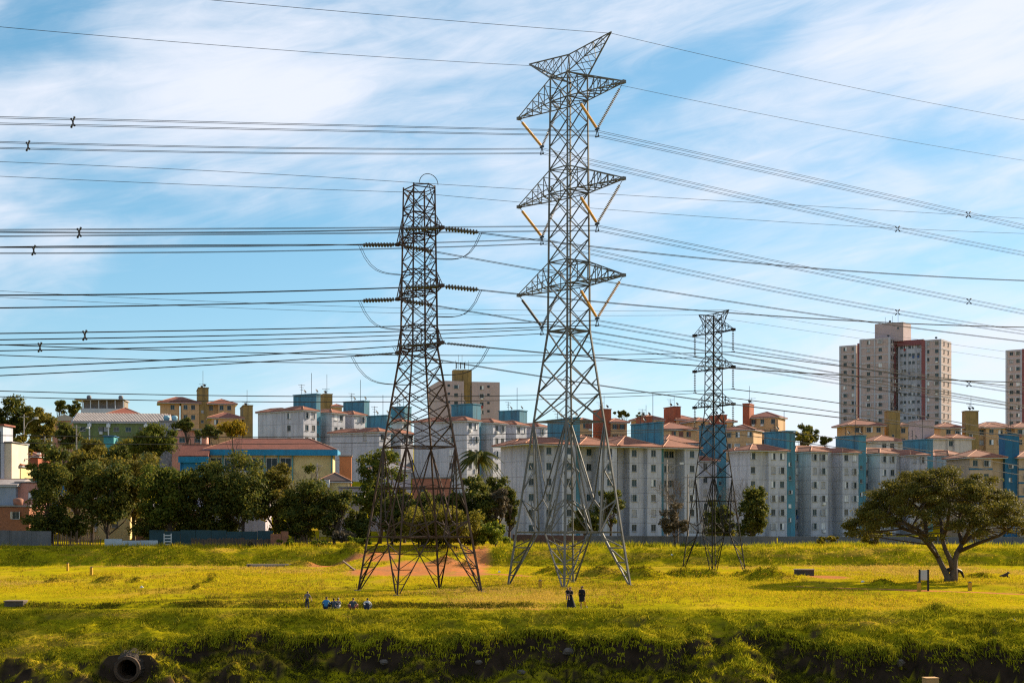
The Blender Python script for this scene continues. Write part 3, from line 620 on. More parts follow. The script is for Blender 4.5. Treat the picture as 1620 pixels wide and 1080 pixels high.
def build_hill():
    gb = 'beige apartment blocks on the hill'
    apart('apartment_block', 'beige apartment block with olive tower above the green building at left', 254, 392, 15, 637, None,
      [(254,284,1,[273]),(287,315,0,[293.5,305.5]),(330,345,1.5,[334]),(345,372,0,[350.5,362.5])], [(252,316,0),(330,373,0)], [(314,330,614,303,.3)], slabm=OLIVE, wall=BEIGE, roof=TILE_D, group=gb, ymax=668, frame=FRAME, shutp=.3, depth=9)
    apart('apartment_block', 'beige block with dark tiled roof and olive tower beside the golden tree', 335, 372, 15, 661, None,
      [(335,383,0,[342,376])], [(331,384,0)], [(385,400,642,373,.2)], slabm=OLIVE, wall=BEIGE, roof=TILE_D, group=gb, ymax=690, depth=8)
    apart('apartment_block', 'distant olive tower and brown roof behind the white hill block', 526, 398, 20, 643, None,
      [(526,541,0,[])], [(526,541,0)], [(512,526,624,506,1)], slabm=OLIVE, wall=BEIGE, roof=TILE_D, group=gb, ant=True, depth=8)
    kw = dict(slabm=BRICK, wall=BEIGE, roof=TILE_D, group='beige blocks with brick red towers', shut=SHUTR, shutp=.85, wsize=(1.25, 1.3), depth=9)
    apart('apartment_block', 'beige block with brick red tower just right of the grey pylon body', 967, 370, 20, 668, None,
      [(916,937,0,[926,933]),(967,992,0,[972.5,984])], [(915,938,0),(966,993,0)], [(954.5,967,648,938,.5)], ymax=697, **kw)
    apart('apartment_block', 'beige block with brick red tower left of the small black pylon', 1070, 382, 20, 664, None,
      [(1018,1049,1,[1029,1042]),(1070,1101,0,[1077.5,1091]),(1100,1122,1.5,[1108])], [(1018,1049,1),(1070,1101,0),(1100,1122,1.5)], [(1066,1077,644,1050,.4)], ymax=690, **kw)
    apart('apartment_block', 'lower beige block with dark red shutters below the brick red tower', 1050, 350, 20, 679, None,
      [(1048,1102,0,[1066,1077.5,1089.5])], [(1046,1103,0)], [(1022,1032,660,1006,1)], ymax=697, **kw)
    apart('apartment_block', 'block with brick red tower standing directly behind the small black pylon', 1140, 374, 20, 667, None,
      [(1104,1121,0,[1112]),(1150,1160,0,[])], [(1103,1122,0),(1149,1163,0)], [(1139,1150,657,1122,.4)], ymax=690, **kw)
    for lab, px, D, ev, w, px1, slabs in (('sunlit beige block with brick red tower right of the small black pylon', 1184, 385, 661, [1192,1206,1223], 1231, [(1180,1188,640,1163,2)]),
                               ('small sunlit beige block with white shutters under the brick red tower', 1148, 350, 681, [1153,1167,1186], 1192, [])):
        B = Block('apartment_block', lab, 'apartment block', px, D, -25, ev, wall=BEIGE, roof=TILE_D, group='beige blocks with brick red towers', ymax=715, shut=SHUTR if slabs else SHUT, shutp=.7)
        x1 = B.bx(px1); B.wing(0, x1, 0, 8, front=[B.bx(p) for p in w]); B.roof(0, x1, 0, 8, B.ze)
        if slabs:
            B.slab(-1.2, .7, -1.5, 3.2, B.zat(640, 0, 0), BRICK, parapet=True); B.antenna(0, 1, B.zat(640, 0, 0), 5.2); B.antenna(.4, 2, B.zat(640, 0, 0), 2, 3); B.dish(.3, .2, B.zat(640, 0, 0)+.2)
    kw = dict(slabm=OLIVE, wall=BEIGE, roof=TILE_D, group=gb, shutp=.45, wsize=(1.25, 1.35))
    apart('apartment_block', 'beige apartment block with olive tower at the foot of the tall tower', 1366, 375, 10, 673, None,
      [(1345,1366,1.2,[1356]),(1366,1398,0,[1374.5,1390]),(1423,1437,1.5,[1429])], [(1343,1399,0),(1423,1440,1.5)], [(1406,1424,651,1399,.2)], ymax=720, **kw)
    apart('apartment_block', 'wide beige apartment block with olive tower at the right edge', 1490, 378, 6, 676, None,
      [(1488,1521,0,[1500.5,1515]),(1547,1560,1.5,[1553]),(1560,1590,0,[1568.5,1583]),(1590,1606,1.5,[1597]),(1606,1645,0,[1614,1630])], [(1486,1522,0),(1558,1591,0),(1547,1610,1.5),(1605,1646,0)], [(1528,1548,651,1522,.2)], ymax=722, **kw)
    apart('apartment_block', 'cream block with sunlit tiled roof and grey tank tower in front of the tall tower', 1500, 342, 12, 694, None,
      [(1475,1499,.8,[]),(1499,1510,.5,[1504.5]),(1510,1537,0,[])], [(1473,1500,.6),(1508,1538,0)], [(1456,1478,666,1438,3)], slabm=MAUVE, wall=WHITE2, roof=TILE, group=gb, ymax=722)
    apart('apartment_block', 'small cream block with two narrow windows below the olive tower', 1386, 336, 12, 698, None,
      [(1386,1420,0,[1399,1411.5]),(1420,1430,1,[])], [(1384,1430,0)], [], wall=WHITE2, roof=TILE, group=gb, ymax=716)
    B = apart('apartment_block', 'tan block with blue bands and deep blue stair tower at right edge', 1534, 288, 10, 724, None,
      [(1534,1570,0,[1543,1560.5]),(1570,1589,1.4,[]),(1612,1660,0,[1624,1640])], [(1532,1589,0),(1611,1661,0)], [(1590,1612.5,688,1586,.6)], slabm=BLUE_D, wall=TAN, roof=TILE, group=None, ymax=865, shutp=.7)
    for r in range(1, 6):
        for pa, pb, y in ((1534,1570,0),(1612,1660,0)):
            xa, xb = B.bx(pa, y), B.bx(pb, y); z = B.ze-r*2.8+.35
            MB().box(xa-.04, xb+.04, y-.05, y+.3, z, z+.35).build('blue_band', BLUE_D, B.root)
def build_towers_high():
    # tall beige tower with red pilasters
    def high(label, px, D, eave, parts, ymax=705):
        B = Block('tower_block', label, 'tower block', px, D, -35, eave, sh=2.74, wall=SALMON, group='tall beige residential towers', ymax=ymax, wsize=(1.25, 1.25), shutp=.25)
        return B
    B = high('tall beige tower block with red pilasters and white floor bands', 1360, 495, 537, None)
    xa, xb = 0, B.bx(1408); zt = B.ze
    yd = 5.0
    def bands(x0, x1, y, z, n, side=None, y1=None):
        b = MB()
        for r in range(n):
            zz = z-.25-r*2.74
            b.box(x0-.06, x1+.06, y-.07, y+.2, zz-.25, zz+.02)
            if side: b.box(x1-.2, x1+.07, y+.21, y1, zz-.25, zz+.02)
        for xx in (x0, x1-.55): b.box(xx-.05, xx+.6, y-.10, y+.25, z-n*2.74, z)
        b.build('floor_bands', WHITE, B.root)
    n = 18
    B.wing(xa, xb, 0, 12, front=[B.bx(1374), B.bx(1392.5)], right=[1.6, 3.6], first=.7)
    bands(xa, xb, 0, zt, n, True, yd)
    MB().box((xa+xb)/2-.2, (xa+xb)/2+.2, -.09, .1, zt-n*2.74, zt-.3).build('pilaster', WHITE, B.root)
    MB().box(xb-1.0, xb+.16, 4.1, 5.4, zt-50, zt-.05).build('red_pilaster', REDTRIM, B.root)
    zl = B.zat(546, B.bx(1340), 2); x0, x1 = B.bx(1328, 2.5), B.bx(1354, 2.5)
    B.wing(x0, x1, 2.5, 13, zl, front=[B.bx(1337, 2.5)-x0, B.bx(1350, 2.5)-x0], first=.7, skip=0); bands(x0, x1, 2.5, zl, n)
    MB().box(xa-1.5, xa-.1, 1.6, 4, zt-50, zl+.4).build('red_pilaster', REDTRIM, B.root)
    yr = 5.0; x0, x1 = B.bx(1420, yr), B.bx(1460, yr); zc = B.zat(541, x0, yr)
    B.wing(x0, x1, yr+.4, 13, zc, front=[B.bx(p, yr)-x0 for p in (1425.5, 1431, 1438.5, 1444.5, 1452.5)], first=1.5, m=WHITE, size=(.95, 1.0))
    MB().box(x0-.3, x1+.3, yr-.1, yr+.5, zc-1.5, zc+.4).build('red_band', REDTRIM, B.root)
    yc = 1.6; x0, x1 = B.bx(1464, yc), B.bx(1489, yc); zc = B.zat(538, x0, yc); y1 = min(14, 2+(B.by(1505, x1) if B.by(1505, x1) > 3 else 12))
    B.wing(x0, x1, yc, yc+11, zc, front=[B.bx(1467.5, yc)-x0, B.bx(1482, yc)-x0], right=[3, 7.5], first=.7); bands(x0, x1, yc, zc, n, True, yc+11)
    MB().box(x0-1.3, x0-.02, yc-.25, yc+4, zc-50, zc+.1).build('red_pilaster', REDTRIM, B.root)
    x0, x1 = B.bx(1384, 4), B.bx(1429, 4); zp = B.zat(513, x0, 4); B.wing(x0, x1, 4, 12, zp, m=MAUVE, front=[(x1-x0)*.82], size=(.8, .7), first=1.6, rows=1, floor=zt-1, name='roof_house')
    for q in (.3, .55, .75): B.antenna(x0+(x1-x0)*q, 6, zp, 2.2+q)
    B.dish(x0+(x1-x0)*.5, 5, zp); B.dish(xb-1, 1, zt); B.dish(B.bx(1481, 3), 3, zc)
    B = high('beige tower block with red pilaster cut off by the right edge', 1591, 500, 554, None)
    x1 = B.bx(1617); B.wing(0, x1, 0, 12, front=[B.bx(1600), B.bx(1610.5)], first=.7); bands(0, x1, 0, B.ze, n)
    MB().box(x1+.02, x1+1.4, -.2, 5, B.ze-50, B.ze+.1).build('red_pilaster', REDTRIM, B.root)
    B.wing(x1+1.5, x1+14, .6, 12, B.ze+1.5, front=[2.5, 6], first=1.2); bands(x1+1.5, x1+14, .6, B.ze+1.5, n)
    # mauve tower in the centre
    B = Block('tower_block', 'mauve tower block with rooftop phone masts between the two big pylons', 'tower block', 695, 465, 12, 602, sh=2.72, wall=MAUVE, ymax=668, wsize=(1.3, 1.25), shutp=.2)
    x1 = B.bx(734); B.wing(0, x1, 0, max(4, B.by(678, 0)), front=[B.bx(721.5)], left=[1.5, 3.4], first=1.3); B.wing(.05, x1-.1, .12, 3, B.ze-.3, front=[B.bx(710)], size=(.7, .7), first=1.3, name='wall') if False else None
    ob_w = [B.bx(710)]
    for r in range(5): 
        z = B.ze-1.9-r*2.72; MB().box(B.bx(710)-.4, B.bx(710)+.4, -.06, .1, z, z+.75).build('small_window', GLASS[0], B.root)
    x2, x3 = B.bx(747), B.bx(791); B.wing(x2, x3, .4, 12, B.ze-.1, front=[B.bx(762.5)-x2], first=1.3)
    for r in range(5):
        z = B.ze-2.0-r*2.72; MB().box(B.bx(773)-.4, B.bx(773)+.4, .34, .5, z, z+.75).build('small_window', GLASS[0], B.root)
    c0, c1 = B.bx(733, 1.2), B.bx(745, 1.2); zt = B.zat(585, c0, 2); B.wing(c0-.1, c1+.3, 1.2, 5, zt, m=OLIVE, name='stair_tower'); B.wing(c0-3.2, c0-.12, 1.6, 5, zt-.05, m=OLIVE, name='stair_tower')
    for i in range(5): B.antenna(c0-2.4+i*1.1, 2.5+.4*(i % 2), zt, 3.2+1.9*(i in (1, 2)), 0)
    for i in range(3): MB().box(c0-2.2+i*1.3, c0-1.9+i*1.3, 2.2, 2.4, zt+.4, zt+2.6).build('phone_antenna', STEELD, B.root)
build_white(); build_hill(); build_towers_high()
def house(name, label, cat, px0, px1, D, eave, roofm, wallm, th=0, depth=8, wins=(), rkind='hip', ymax=900, pitch=.36, wsize=(1.1, 1.1), sh=2.8, first=.5, rows=2, axis=None, over=.45, group=None, frame=FRAME, gable=None, left=()):
    B = Block(name, label, cat, px0, D, th, eave, sh=sh, wall=wallm, roof=roofm, ymax=ymax, wsize=wsize, shutp=.15, frame=frame, group=group)
    x1 = B.bx(px1); B.wing(0, x1, 0, depth, front=[B.bx(p) for p in wins], left=left, first=first, rows=rows)
    if rkind == 'flat': MB().box(-.2, x1+.2, -.2, depth+.2, B.ze+.09, B.ze+.32).build('roof', roofm, B.root)
    else: B.roof(0, x1, 0, depth, B.ze, pitch=pitch, gable=rkind == 'gable', axis=axis, over=over)
    return B, x1
def build_houses():
    g = 'houses on the left hillside'
    # school with blue fascia
    B, x1 = house('school', 'long yellow school with dark red roof and bright blue fascia', 'school', 330, 526, 265, 712, TILE_D, YELLOW, 4, 9, (), 'hip', pitch=.42, over=.9)
    MB().box(-1.0, x1+1.0, -1.02, -.96, B.ze-.95, B.ze+.15).build('fascia', mat('fascia_blue', (0.012, 0.205, 0.38), (0.012, 0.17, 0.31), rough=.7, streak=((0.03, 0.11, 0.17), .5)), B.root)
    MB().box(x1+.92, x1+1.02, -.95, 9.5, B.ze-.95, B.ze+.15).build('fascia', MATS['fascia_blue'], B.root)
    xs = [B.bx(p) for p in (342, 364, 386, 408, 430, 452)]
    for i, p in enumerate(xs):
        w = ob('window', win_mesh(2.1, 2.6, FRAMEW), None, B.root, (p, -.10, B.ze-4.0)); ob('pane', pane_mesh(2.1, 2.6, (0, 2, 0, 2, 0, 0)[i]), None, w)
        MB().box(p+1.15, p+1.42, -.35, .05, B.ze-6, B.ze-.96).build('pillar', mat('paint_teal', (0.10, 0.26, 0.26), rough=.7), B.root)
    MB().box(x1-.25, x1+.05, -.35, .05, B.ze-6.5, B.ze-.96).build('pillar', MATS['paint_teal'], B.root)
    B, x1 = house('school_hall', 'blue gabled hall with red tiled roof beside the school', 'hall', 287, 326, 262, 722, TILE_D, mat('render_sky_blue', (0.02, 0.20, 0.40), (0.02, 0.16, 0.32), rough=.85), 4, 7, (), 'gable', pitch=.55, axis='x')
    MB().add([(-.2, -.45, B.ze-.2), (-.2, 7.5, B.ze-.2), (-.2, 3.5, B.ze+2.1)], [(0, 1, 2)]).box(-.2, -.05, -.4, 7.4, B.ze-3, B.ze-.21).build('gable_end', MATS['render_sky_blue'], B.root)
    MB().box(-.5, x1+.5, -.62, -.5, B.ze-1.1, B.ze-.02).build('fascia', MATS['fascia_blue'], B.root)
    # long green building with sheet roof
    B, x1 = house('green_building', 'long green building with grey corrugated roof', 'building', 116, 262, 305, 668, METALROOF, GREEN, 8, 13, (131, 160, 167, 184, 203, 224), 'gable', pitch=.32, axis='x', group=g, rows=1, first=.9, wsize=(1.2, 1.0))
    for p in (142, 172, 231):
        MB().tube([(B.bx(p), -.3, B.ze-4), (B.bx(p), -.3, B.ze-.1)], .16, 6).build('downpipe', FRAMEW, B.root); MB().box(B.bx(p)-.4, B.bx(p)+.4, -.7, -.2, B.ze-1.0, B.ze-.3).build('air_conditioner', FRAMEW, B.root)
    n = 60; c = MB()
    for i in range(n):
        q = i/n*x1; c.tube([(q, -.45, B.ze+.33), (q, 6.5, B.ze+2.55)], .06, 4)
    tag(c.build('roof_ribs', METALROOF, B.root), kind='stuff')
    # pale three-storey house with verandas
    B = Block('veranda_house', 'pale blue-grey house with open verandas on the skyline', 'house', 130, 425, 6, 632, wall=mat('render_pale_blue', (0.42, 0.45, 0.55), (0.36, 0.39, 0.47), rough=.9), group=g)
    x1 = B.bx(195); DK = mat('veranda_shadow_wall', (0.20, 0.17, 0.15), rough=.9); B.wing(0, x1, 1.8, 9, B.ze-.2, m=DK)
    for k, z in enumerate((B.ze-2.7, B.ze-5.5)): MB().box(-.4 if k == 0 else 0, x1+.01*k, -.05*k, 2.2, z-1.4, z+.1).build('parapet', B.wall, B.root)
    for q in range(6): MB().box(x1*q/5-.12, x1*q/5+.12, .05, .35, B.ze-5.4, B.ze-.1).build('column', B.wall, B.root)
    MB().box(-2.2, x1+.4, -.3, 9.4, B.ze-.08, B.ze+.25).build('roof', METALROOF, B.root)
    for q in (.12, .9): B_ = lathe([(.01, 0), (.65, 0), (.75, .9), (.5, 1.3), (.01, 1.4)], 10, 'water_tank', (mat('tank_blue_grey', (0.12, 0.13, 0.15), rough=.6),)); ob('water_tank', B_, None, B.root, (x1*q, 3, B.ze+.25))
    house('tiled_house', 'house with broad brick-red hipped roof behind the green building', 'house', 168, 222, 352, 656, mat('roof_brick_red', (0.36, 0.10, 0.06), (0.28, 0.08, 0.05), fine=.4, rough=.85), PINK, 8, 9, (), 'hip', pitch=.42, group=g)
    house('pink_house', 'small pink house with pale roof among the far left trees', 'house', 84, 120, 345, 664, mat('roof_pale', (0.42, 0.36, 0.31), rough=.85), PINK, 20, 7, (95, 110), 'gable', pitch=.4, group=g, axis='y')
    B, x1 = house('stone_block_house', 'grey stone-faced rooftop block carrying two blue water tanks', 'house', 253, 281, 292, 667, GREYW, mat('stone_facing', (0.36, 0.35, 0.37), (0.20, 0.20, 0.22), fine=.6, fscale=2.0, rough=.95, scale=(2, 2, 2)), 6, 5, (), 'flat', group=g)
    for q in (.3, .75): ob('water_tank', lathe([(.01, 0), (.55, 0), (.68, .85), (.45, 1.1), (.01, 1.15)], 10, 'water_tank', (mat('tank_light_blue', (0.20, 0.38, 0.48), rough=.6),)), None, B.root, (x1*q, 2, B.ze+.33))
    B, x1 = house('pink_terrace_house', 'salmon pink house with flat roof terrace and white post', 'house', 272, 326, 287, 681, GREYW, PINK, 6, 6, (288, 312), 'flat', group=g, first=1.4, rows=1, wsize=(1.2, 1.0))
    MB().box(x1-1.1, x1-.85, -.6, -.3, B.ze-6, B.ze+.08).build('post', FRAMEW, B.root); MB().box(x1*.45, x1+.5, -1.1, -.21, B.ze+.10, B.ze+.34).build('canopy', GREYW, B.root)
    # far left edge
    B, x1 = house('white_building', 'tall narrow white and beige building at the left edge', 'building', -40, 18.5, 236, 701, GREYW, mat('render_cream', (0.55, 0.47, 0.36), (0.48, 0.40, 0.31), rough=.9), 0, 8, (), 'flat')
    MB().box(-3, B.bx(7), -.6, 4, 2, B.ze+2.9).build('wall', WHITE, B.root); MB().box(B.bx(2), B.bx(3), -.7, -.61, B.ze-6, B.ze+2).build('window', GLASS[0], B.root); MB().box(-3.4, B.bx(10), -1.0, 4.4, B.ze+2.92, B.ze+3.2).build('roof', TILE_D, B.root)
    house('cream_house', 'small cream house with narrow windows left of the dark trees', 'house', 18.6, 33, 240, 737, TILE_D, YELLOW, 0, 6, (22.5, 28), 'hip', rows=1, first=1.6, wsize=(.5, 1.0), group=g)
    house('brown_roof_house', 'house with red-brown roof and small blue tank at left edge', 'house', 20, 60, 262, 722, TILE_D, BRICK, 0, 7, (), 'hip', group=g)
    B, x1 = house('warehouse', 'blue-grey sheet metal warehouse above the brick house', 'warehouse', -30, 25, 229, 768, METALROOF, mat('sheet_blue_grey', (0.25, 0.29, 0.36), (0.20, 0.24, 0.30), rough=.6), 0, 9, (), 'gable', pitch=.2, axis='x', group=g)
    house('pink_wall_house', 'pink side-lit wall behind the leftmost dark tree', 'house', 25.2, 62, 230, 764, METALROOF, PINK, 0, 6, (50,), 'flat', group=g, rows=1, first=1.5)
    B, x1 = house('brick_house', 'low unplastered brick house with flat slab roof', 'house', -20, 46, 224, 802, GREYW, mat('bare_brick', (0.30, 0.13, 0.075), (0.22, 0.09, 0.055), fine=.4, fscale=2.5, rough=.95, scale=(1.5, 1.5, 4)), 0, 5, (25,), 'flat', rows=1, first=.7, wsize=(1.1, 1.2))
    ob('water_tank', lathe([(.01, 0), (.7, 0), (.85, .9), (.55, 1.1), (.01, 1.15)], 12, 'water_tank', (mat('tank_rust', (0.28, 0.13, 0.09), rough=.8),)), None, B.root, (B.bx(20), 2.5, B.ze+.35))
    house('brick_house', 'bare brick house showing through the tree trunks', 'house', 215, 300, 232, 806, METALROOF, MATS['bare_brick'], 0, 6, (235, 262), 'gable', axis='x', pitch=.25, rows=1, first=.8)
    house('cream_house', 'cream house glimpsed between the tree trunks', 'house', 95, 205, 236, 790, METALROOF, YELLOW, 0, 6, (118, 150, 182), 'gable', axis='x', pitch=.25, rows=2, first=.8)
    house('white_house', 'white house behind the middle of the tree row', 'house', 310, 420, 238, 775, TILE_D, LILAC, 0, 6, (330, 360, 395), 'hip', rows=2, first=.8)
    house('blue_house', 'blue house half hidden behind the leftmost trees', 'house', 55, 110, 243, 752, METALROOF, MATS['render_sky_blue'], 0, 6, (70, 92), 'flat', rows=2, first=.8)
    # centre, between the trees
    B, x1 = house('dark_roof_house', 'house with dark brown roof between two trees', 'house', 505, 552, 238, 762, mat('roof_dark_brown', (0.10, 0.065, 0.055), (0.075, 0.05, 0.045), fine=.3, rough=.85), YELLOW, 4, 6, (), 'hip', pitch=.5)
    MB().box(B.bx(505), B.bx(522), -1.3, -.6, B.ze-.9, B.ze+.35).build('awning', FRAMEW, B.root)
    house('lilac_house', 'lilac-white house wall with one small window below the dark roof', 'house', 536, 574, 232, 772, METALROOF, LILAC, 0, 5, (557,), 'flat', rows=1, first=2.2, wsize=(.55, .5))
    house('brick_shed', 'salmon brick building with pale roof edge seen through the brown pylon', 'shed', 652, 712, 244, 757, GREYW, mat('salmon_brick', (0.42, 0.17, 0.11), (0.34, 0.14, 0.10), fine=.3, fscale=3, rough=.95), 0, 6, (668,), 'flat', rows=1, first=1.2)
    house('lilac_house', 'lilac house end below the white block and left of the palm', 'house', 583, 650, 243, 744, METALROOF, LILAC, 5, 6, (595, 640), 'hip', rows=1, group=g)
    house('orange_house', 'small orange brick house beside the school end wall', 'house', 537, 556, 262, 722, METALROOF, mat('orange_brick', (0.46, 0.17, 0.07), rough=.95), 6, 6, (), 'flat')
    house('small_shop', 'turquoise kiosk with blue roof below the green building', 'shop', 164, 180, 284, 691, mat('tank_blue', (0.02, 0.16, 0.38), rough=.7), mat('paint_turquoise', (0.06, 0.27, 0.30), rough=.8), 4, 4, (), 'flat', group=g)
build_houses()
def long_wall(name, label, px0, px1, D0, D1, top, m, panel=3.0, post=.22, th=.18, postm=None, cap=True):
    """free-standing wall of panels between posts"""
    a = Vector((X(px0, D0), D0)); b = Vector((X(px1, D1), D1)); d = (b-a); L_ = d.length; ang = math.atan2(d.y, d.x)
    zt = [Z(top[0], D0), Z(top[1], D1)]; n = max(1, round(L_/panel)); p = L_/n
    r = thing(name, label, 'wall', (a.x, a.y, 0), ang)
    for i in range(n):
        z = zt[0]+(zt[1]-zt[0])*(i+.5)/n; q = a+d*((i+.5)/n); g = min(gz(q.x, q.y), z-1.0)-.5
        MB().box(i*p+post/2, (i+1)*p-post/2, 0, th, g, z).build('panel', m, r)
        MB().box(i*p-post/2, i*p+post/2, -.06, th+.06, g, z+.06).build('post', postm or m, r)
    return r
def build_walls():
    WL = mat('concrete_wall', (0.15, 0.145, 0.155), (0.10, 0.10, 0.11), streak=((0.07, 0.07, 0.07), .7), fine=.2, rough=.95)
    long_wall('boundary_wall', 'long grey concrete boundary wall in front of the white blocks', 926, 1230, 218, 222, (847, 848), WL)
    long_wall('boundary_wall', 'dark grey boundary wall behind the acacia tree', 1232, 1660, 224, 226, (848, 849), mat('concrete_wall_blue', (0.12, 0.13, 0.16), (0.09, 0.10, 0.12), fine=.2, rough=.95))
    long_wall('brick_wall', 'dark brick wall behind the feet of the tall grey pylon', 812, 925, 220, 218, (845, 847), mat('brick_wall', (0.16, 0.085, 0.065), (0.10, 0.06, 0.05), fine=.4, fscale=2.5, rough=.95))
    long_wall('boundary_wall', 'weathered grey wall at the left edge below the brick house', -20, 82, 211, 211, (838, 840), WL)
    PL = mat('old_planks', (0.16, 0.10, 0.07), (0.10, 0.065, 0.05), fine=.4, rough=.95, island=.4); TEAL = mat('sheet_teal', (0.018, 0.055, 0.07), (0.012, 0.04, 0.05), rough=.6)
    rr = random.Random(4)
    def planks(label, px0, px1, D, y0, y1, gap, m, w=.22):
        r = thing('plank_fence', label, 'fence', (X(px0, D), D, 0)); b = MB(); L_ = X(px1, D)-X(px0, D); q = 0
        while q < L_:
            z = Z(rr.uniform(y0, y1), D); g = gz(X(px0, D)+q, D)-.2; b.box(q, q+w*rr.uniform(.7, 1), rr.uniform(0, .05), .09, g, max(z, g+.6)); q += w*rr.uniform(1, 1+gap)
        tag(b.build('planks', m, r), kind='stuff'); MB().box(0, L_, .1, .16, gz(X(px0, D), D)+.7, gz(X(px0, D), D)+.8).build('rail', m, r)
    planks('brown plank fence along the foot of the dark tree row', 302, 442, 209, 850, 853, .15, PL)
    planks('ragged stake fence under the leftmost dark trees', 84, 160, 210, 838, 852, 1.6, PL, .14)
    planks('thin stake fence between the plank fence and the brown pylon', 450, 525, 210, 845, 855, 2.0, PL, .12)
    for lab, a, b, y in (('teal sheet metal fence behind the plank fence', 236, 432, 839), ('white sheet metal panels leaning on the stake fence', 165, 250, 853)):
        D = 211 if 'teal' in lab else 208.5; r = thing('sheet_fence', lab, 'fence', (X(a, D), D, 0)); n = max(3, int((b-a)/22)); L_ = X(b, D)-X(a, D); m = TEAL if 'teal' in lab else mat('sheet_white', (0.42, 0.46, 0.52), (0.32, 0.36, 0.42), rough=.6)
        for i in range(n):
            g = gz(X(a, D)+L_*i/n, D)-.3; MB().box(L_*i/n+.02, L_*(i+1)/n-.03, rr.uniform(0, .05), .08, g, Z(y+rr.uniform(-1, 1.5), D)).build('sheet', m, r)
    D = 208.4; r = thing('wooden_gate', 'small white gate in the plank fence', 'gate', (X(259, D), D, gz(X(259, D), D)))
    for z in (.15, .6, 1.05, 1.5): MB().box(0, 1.15, 0, .06, z, z+.14).build('gate_rail', FRAMEW, r)
    for q in (0, 1.05): MB().box(q, q+.12, -.04, -.004, 0, 1.85).build('gate_stile', FRAMEW, r)
    D = 208.2; r = thing('brick_pier', 'stacked brick pier at the end of the plank fence', 'pier', (X(428, D), D, 0)); g = gz(X(430, D), D)
    for a, b, y0, y1 in ((0, 1.6, 844, 851), (1.55, 2.6, 840, 850)): MB().box(a, b, 0, .5, g-.2, Z(y0, D)).build('pier_block', MATS['bare_brick'], r)
build_walls()

# ---------------------------------------------------------------- pylons
def angle_mesh(m):
    t = .16; P = [(-.5, -.5), (.5, -.5), (.5, -.5+t), (-.5+t, -.5+t), (-.5+t, .5), (-.5, .5)]
    b = MB(); b.add([(x, y, 0) for x, y in P]+[(x, y, 1) for x, y in P], [(i, (i+1) % 6, 6+(i+1) % 6, 6+i) for i in range(6)]+[(5, 4, 3, 2, 1, 0), (6, 7, 8, 9, 10, 11)])
    return b.mesh('brace', (m,))
def string_mesh(name, n, m, gap=False):
    pr = [(.10, 0)]
    for i in range(n):
        a = (i+.1)/n; h = 1/n
        pr += [(.12, a), (.16, a+.04*h), (1.0, a+.34*h), (.97, a+.50*h), (.30, a+.62*h), (.12, a+.8*h)]
    pr += [(.10, 1)]
    return lathe(pr, 8, name, (m,))
AMBER = mat('insulator_amber', (0.62, 0.31, 0.012), (0.50, 0.23, 0.012), rough=.25, spec=.6, scale=(3, 3, 3))
AMBER_DIM = mat('insulator_amber_dim', (0.36, 0.22, 0.03), (0.26, 0.15, 0.03), rough=.25, spec=.6, scale=(3, 3, 3))  # dimmer copy of the amber glass: shade on strings put into colour
GREYI = mat('insulator_grey', (0.075, 0.075, 0.078), rough=.4)
PALEI = mat('insulator_pale', (0.10, 0.09, 0.07), (0.025, 0.027, 0.03), rough=.3, scale=(4, 4, 4), spec=.6)
WIRE = mat('wire_metal', (0.035, 0.038, 0.043), rough=.8, spec=.1)
GALV = mat('steel_galvanised', (0.17, 0.175, 0.175), (0.11, 0.105, 0.10), rough=.65, scale=(.5, .5, .5), metal=.25, fine=.3, fscale=1.5)
RUST = mat('steel_rusty', (0.068, 0.048, 0.039), (0.060, 0.028, 0.018), rough=.8, scale=(.35, .35, .35), metal=.15)
DARKST = mat('steel_dark', (0.013, 0.016, 0.017), (0.026, 0.016, 0.013), rough=.75, scale=(.4, .4, .4), metal=.15)
FOOT = mat('footing_concrete', (0.16, 0.14, 0.12), (0.11, 0.095, 0.08), fine=.4, rough=.95)
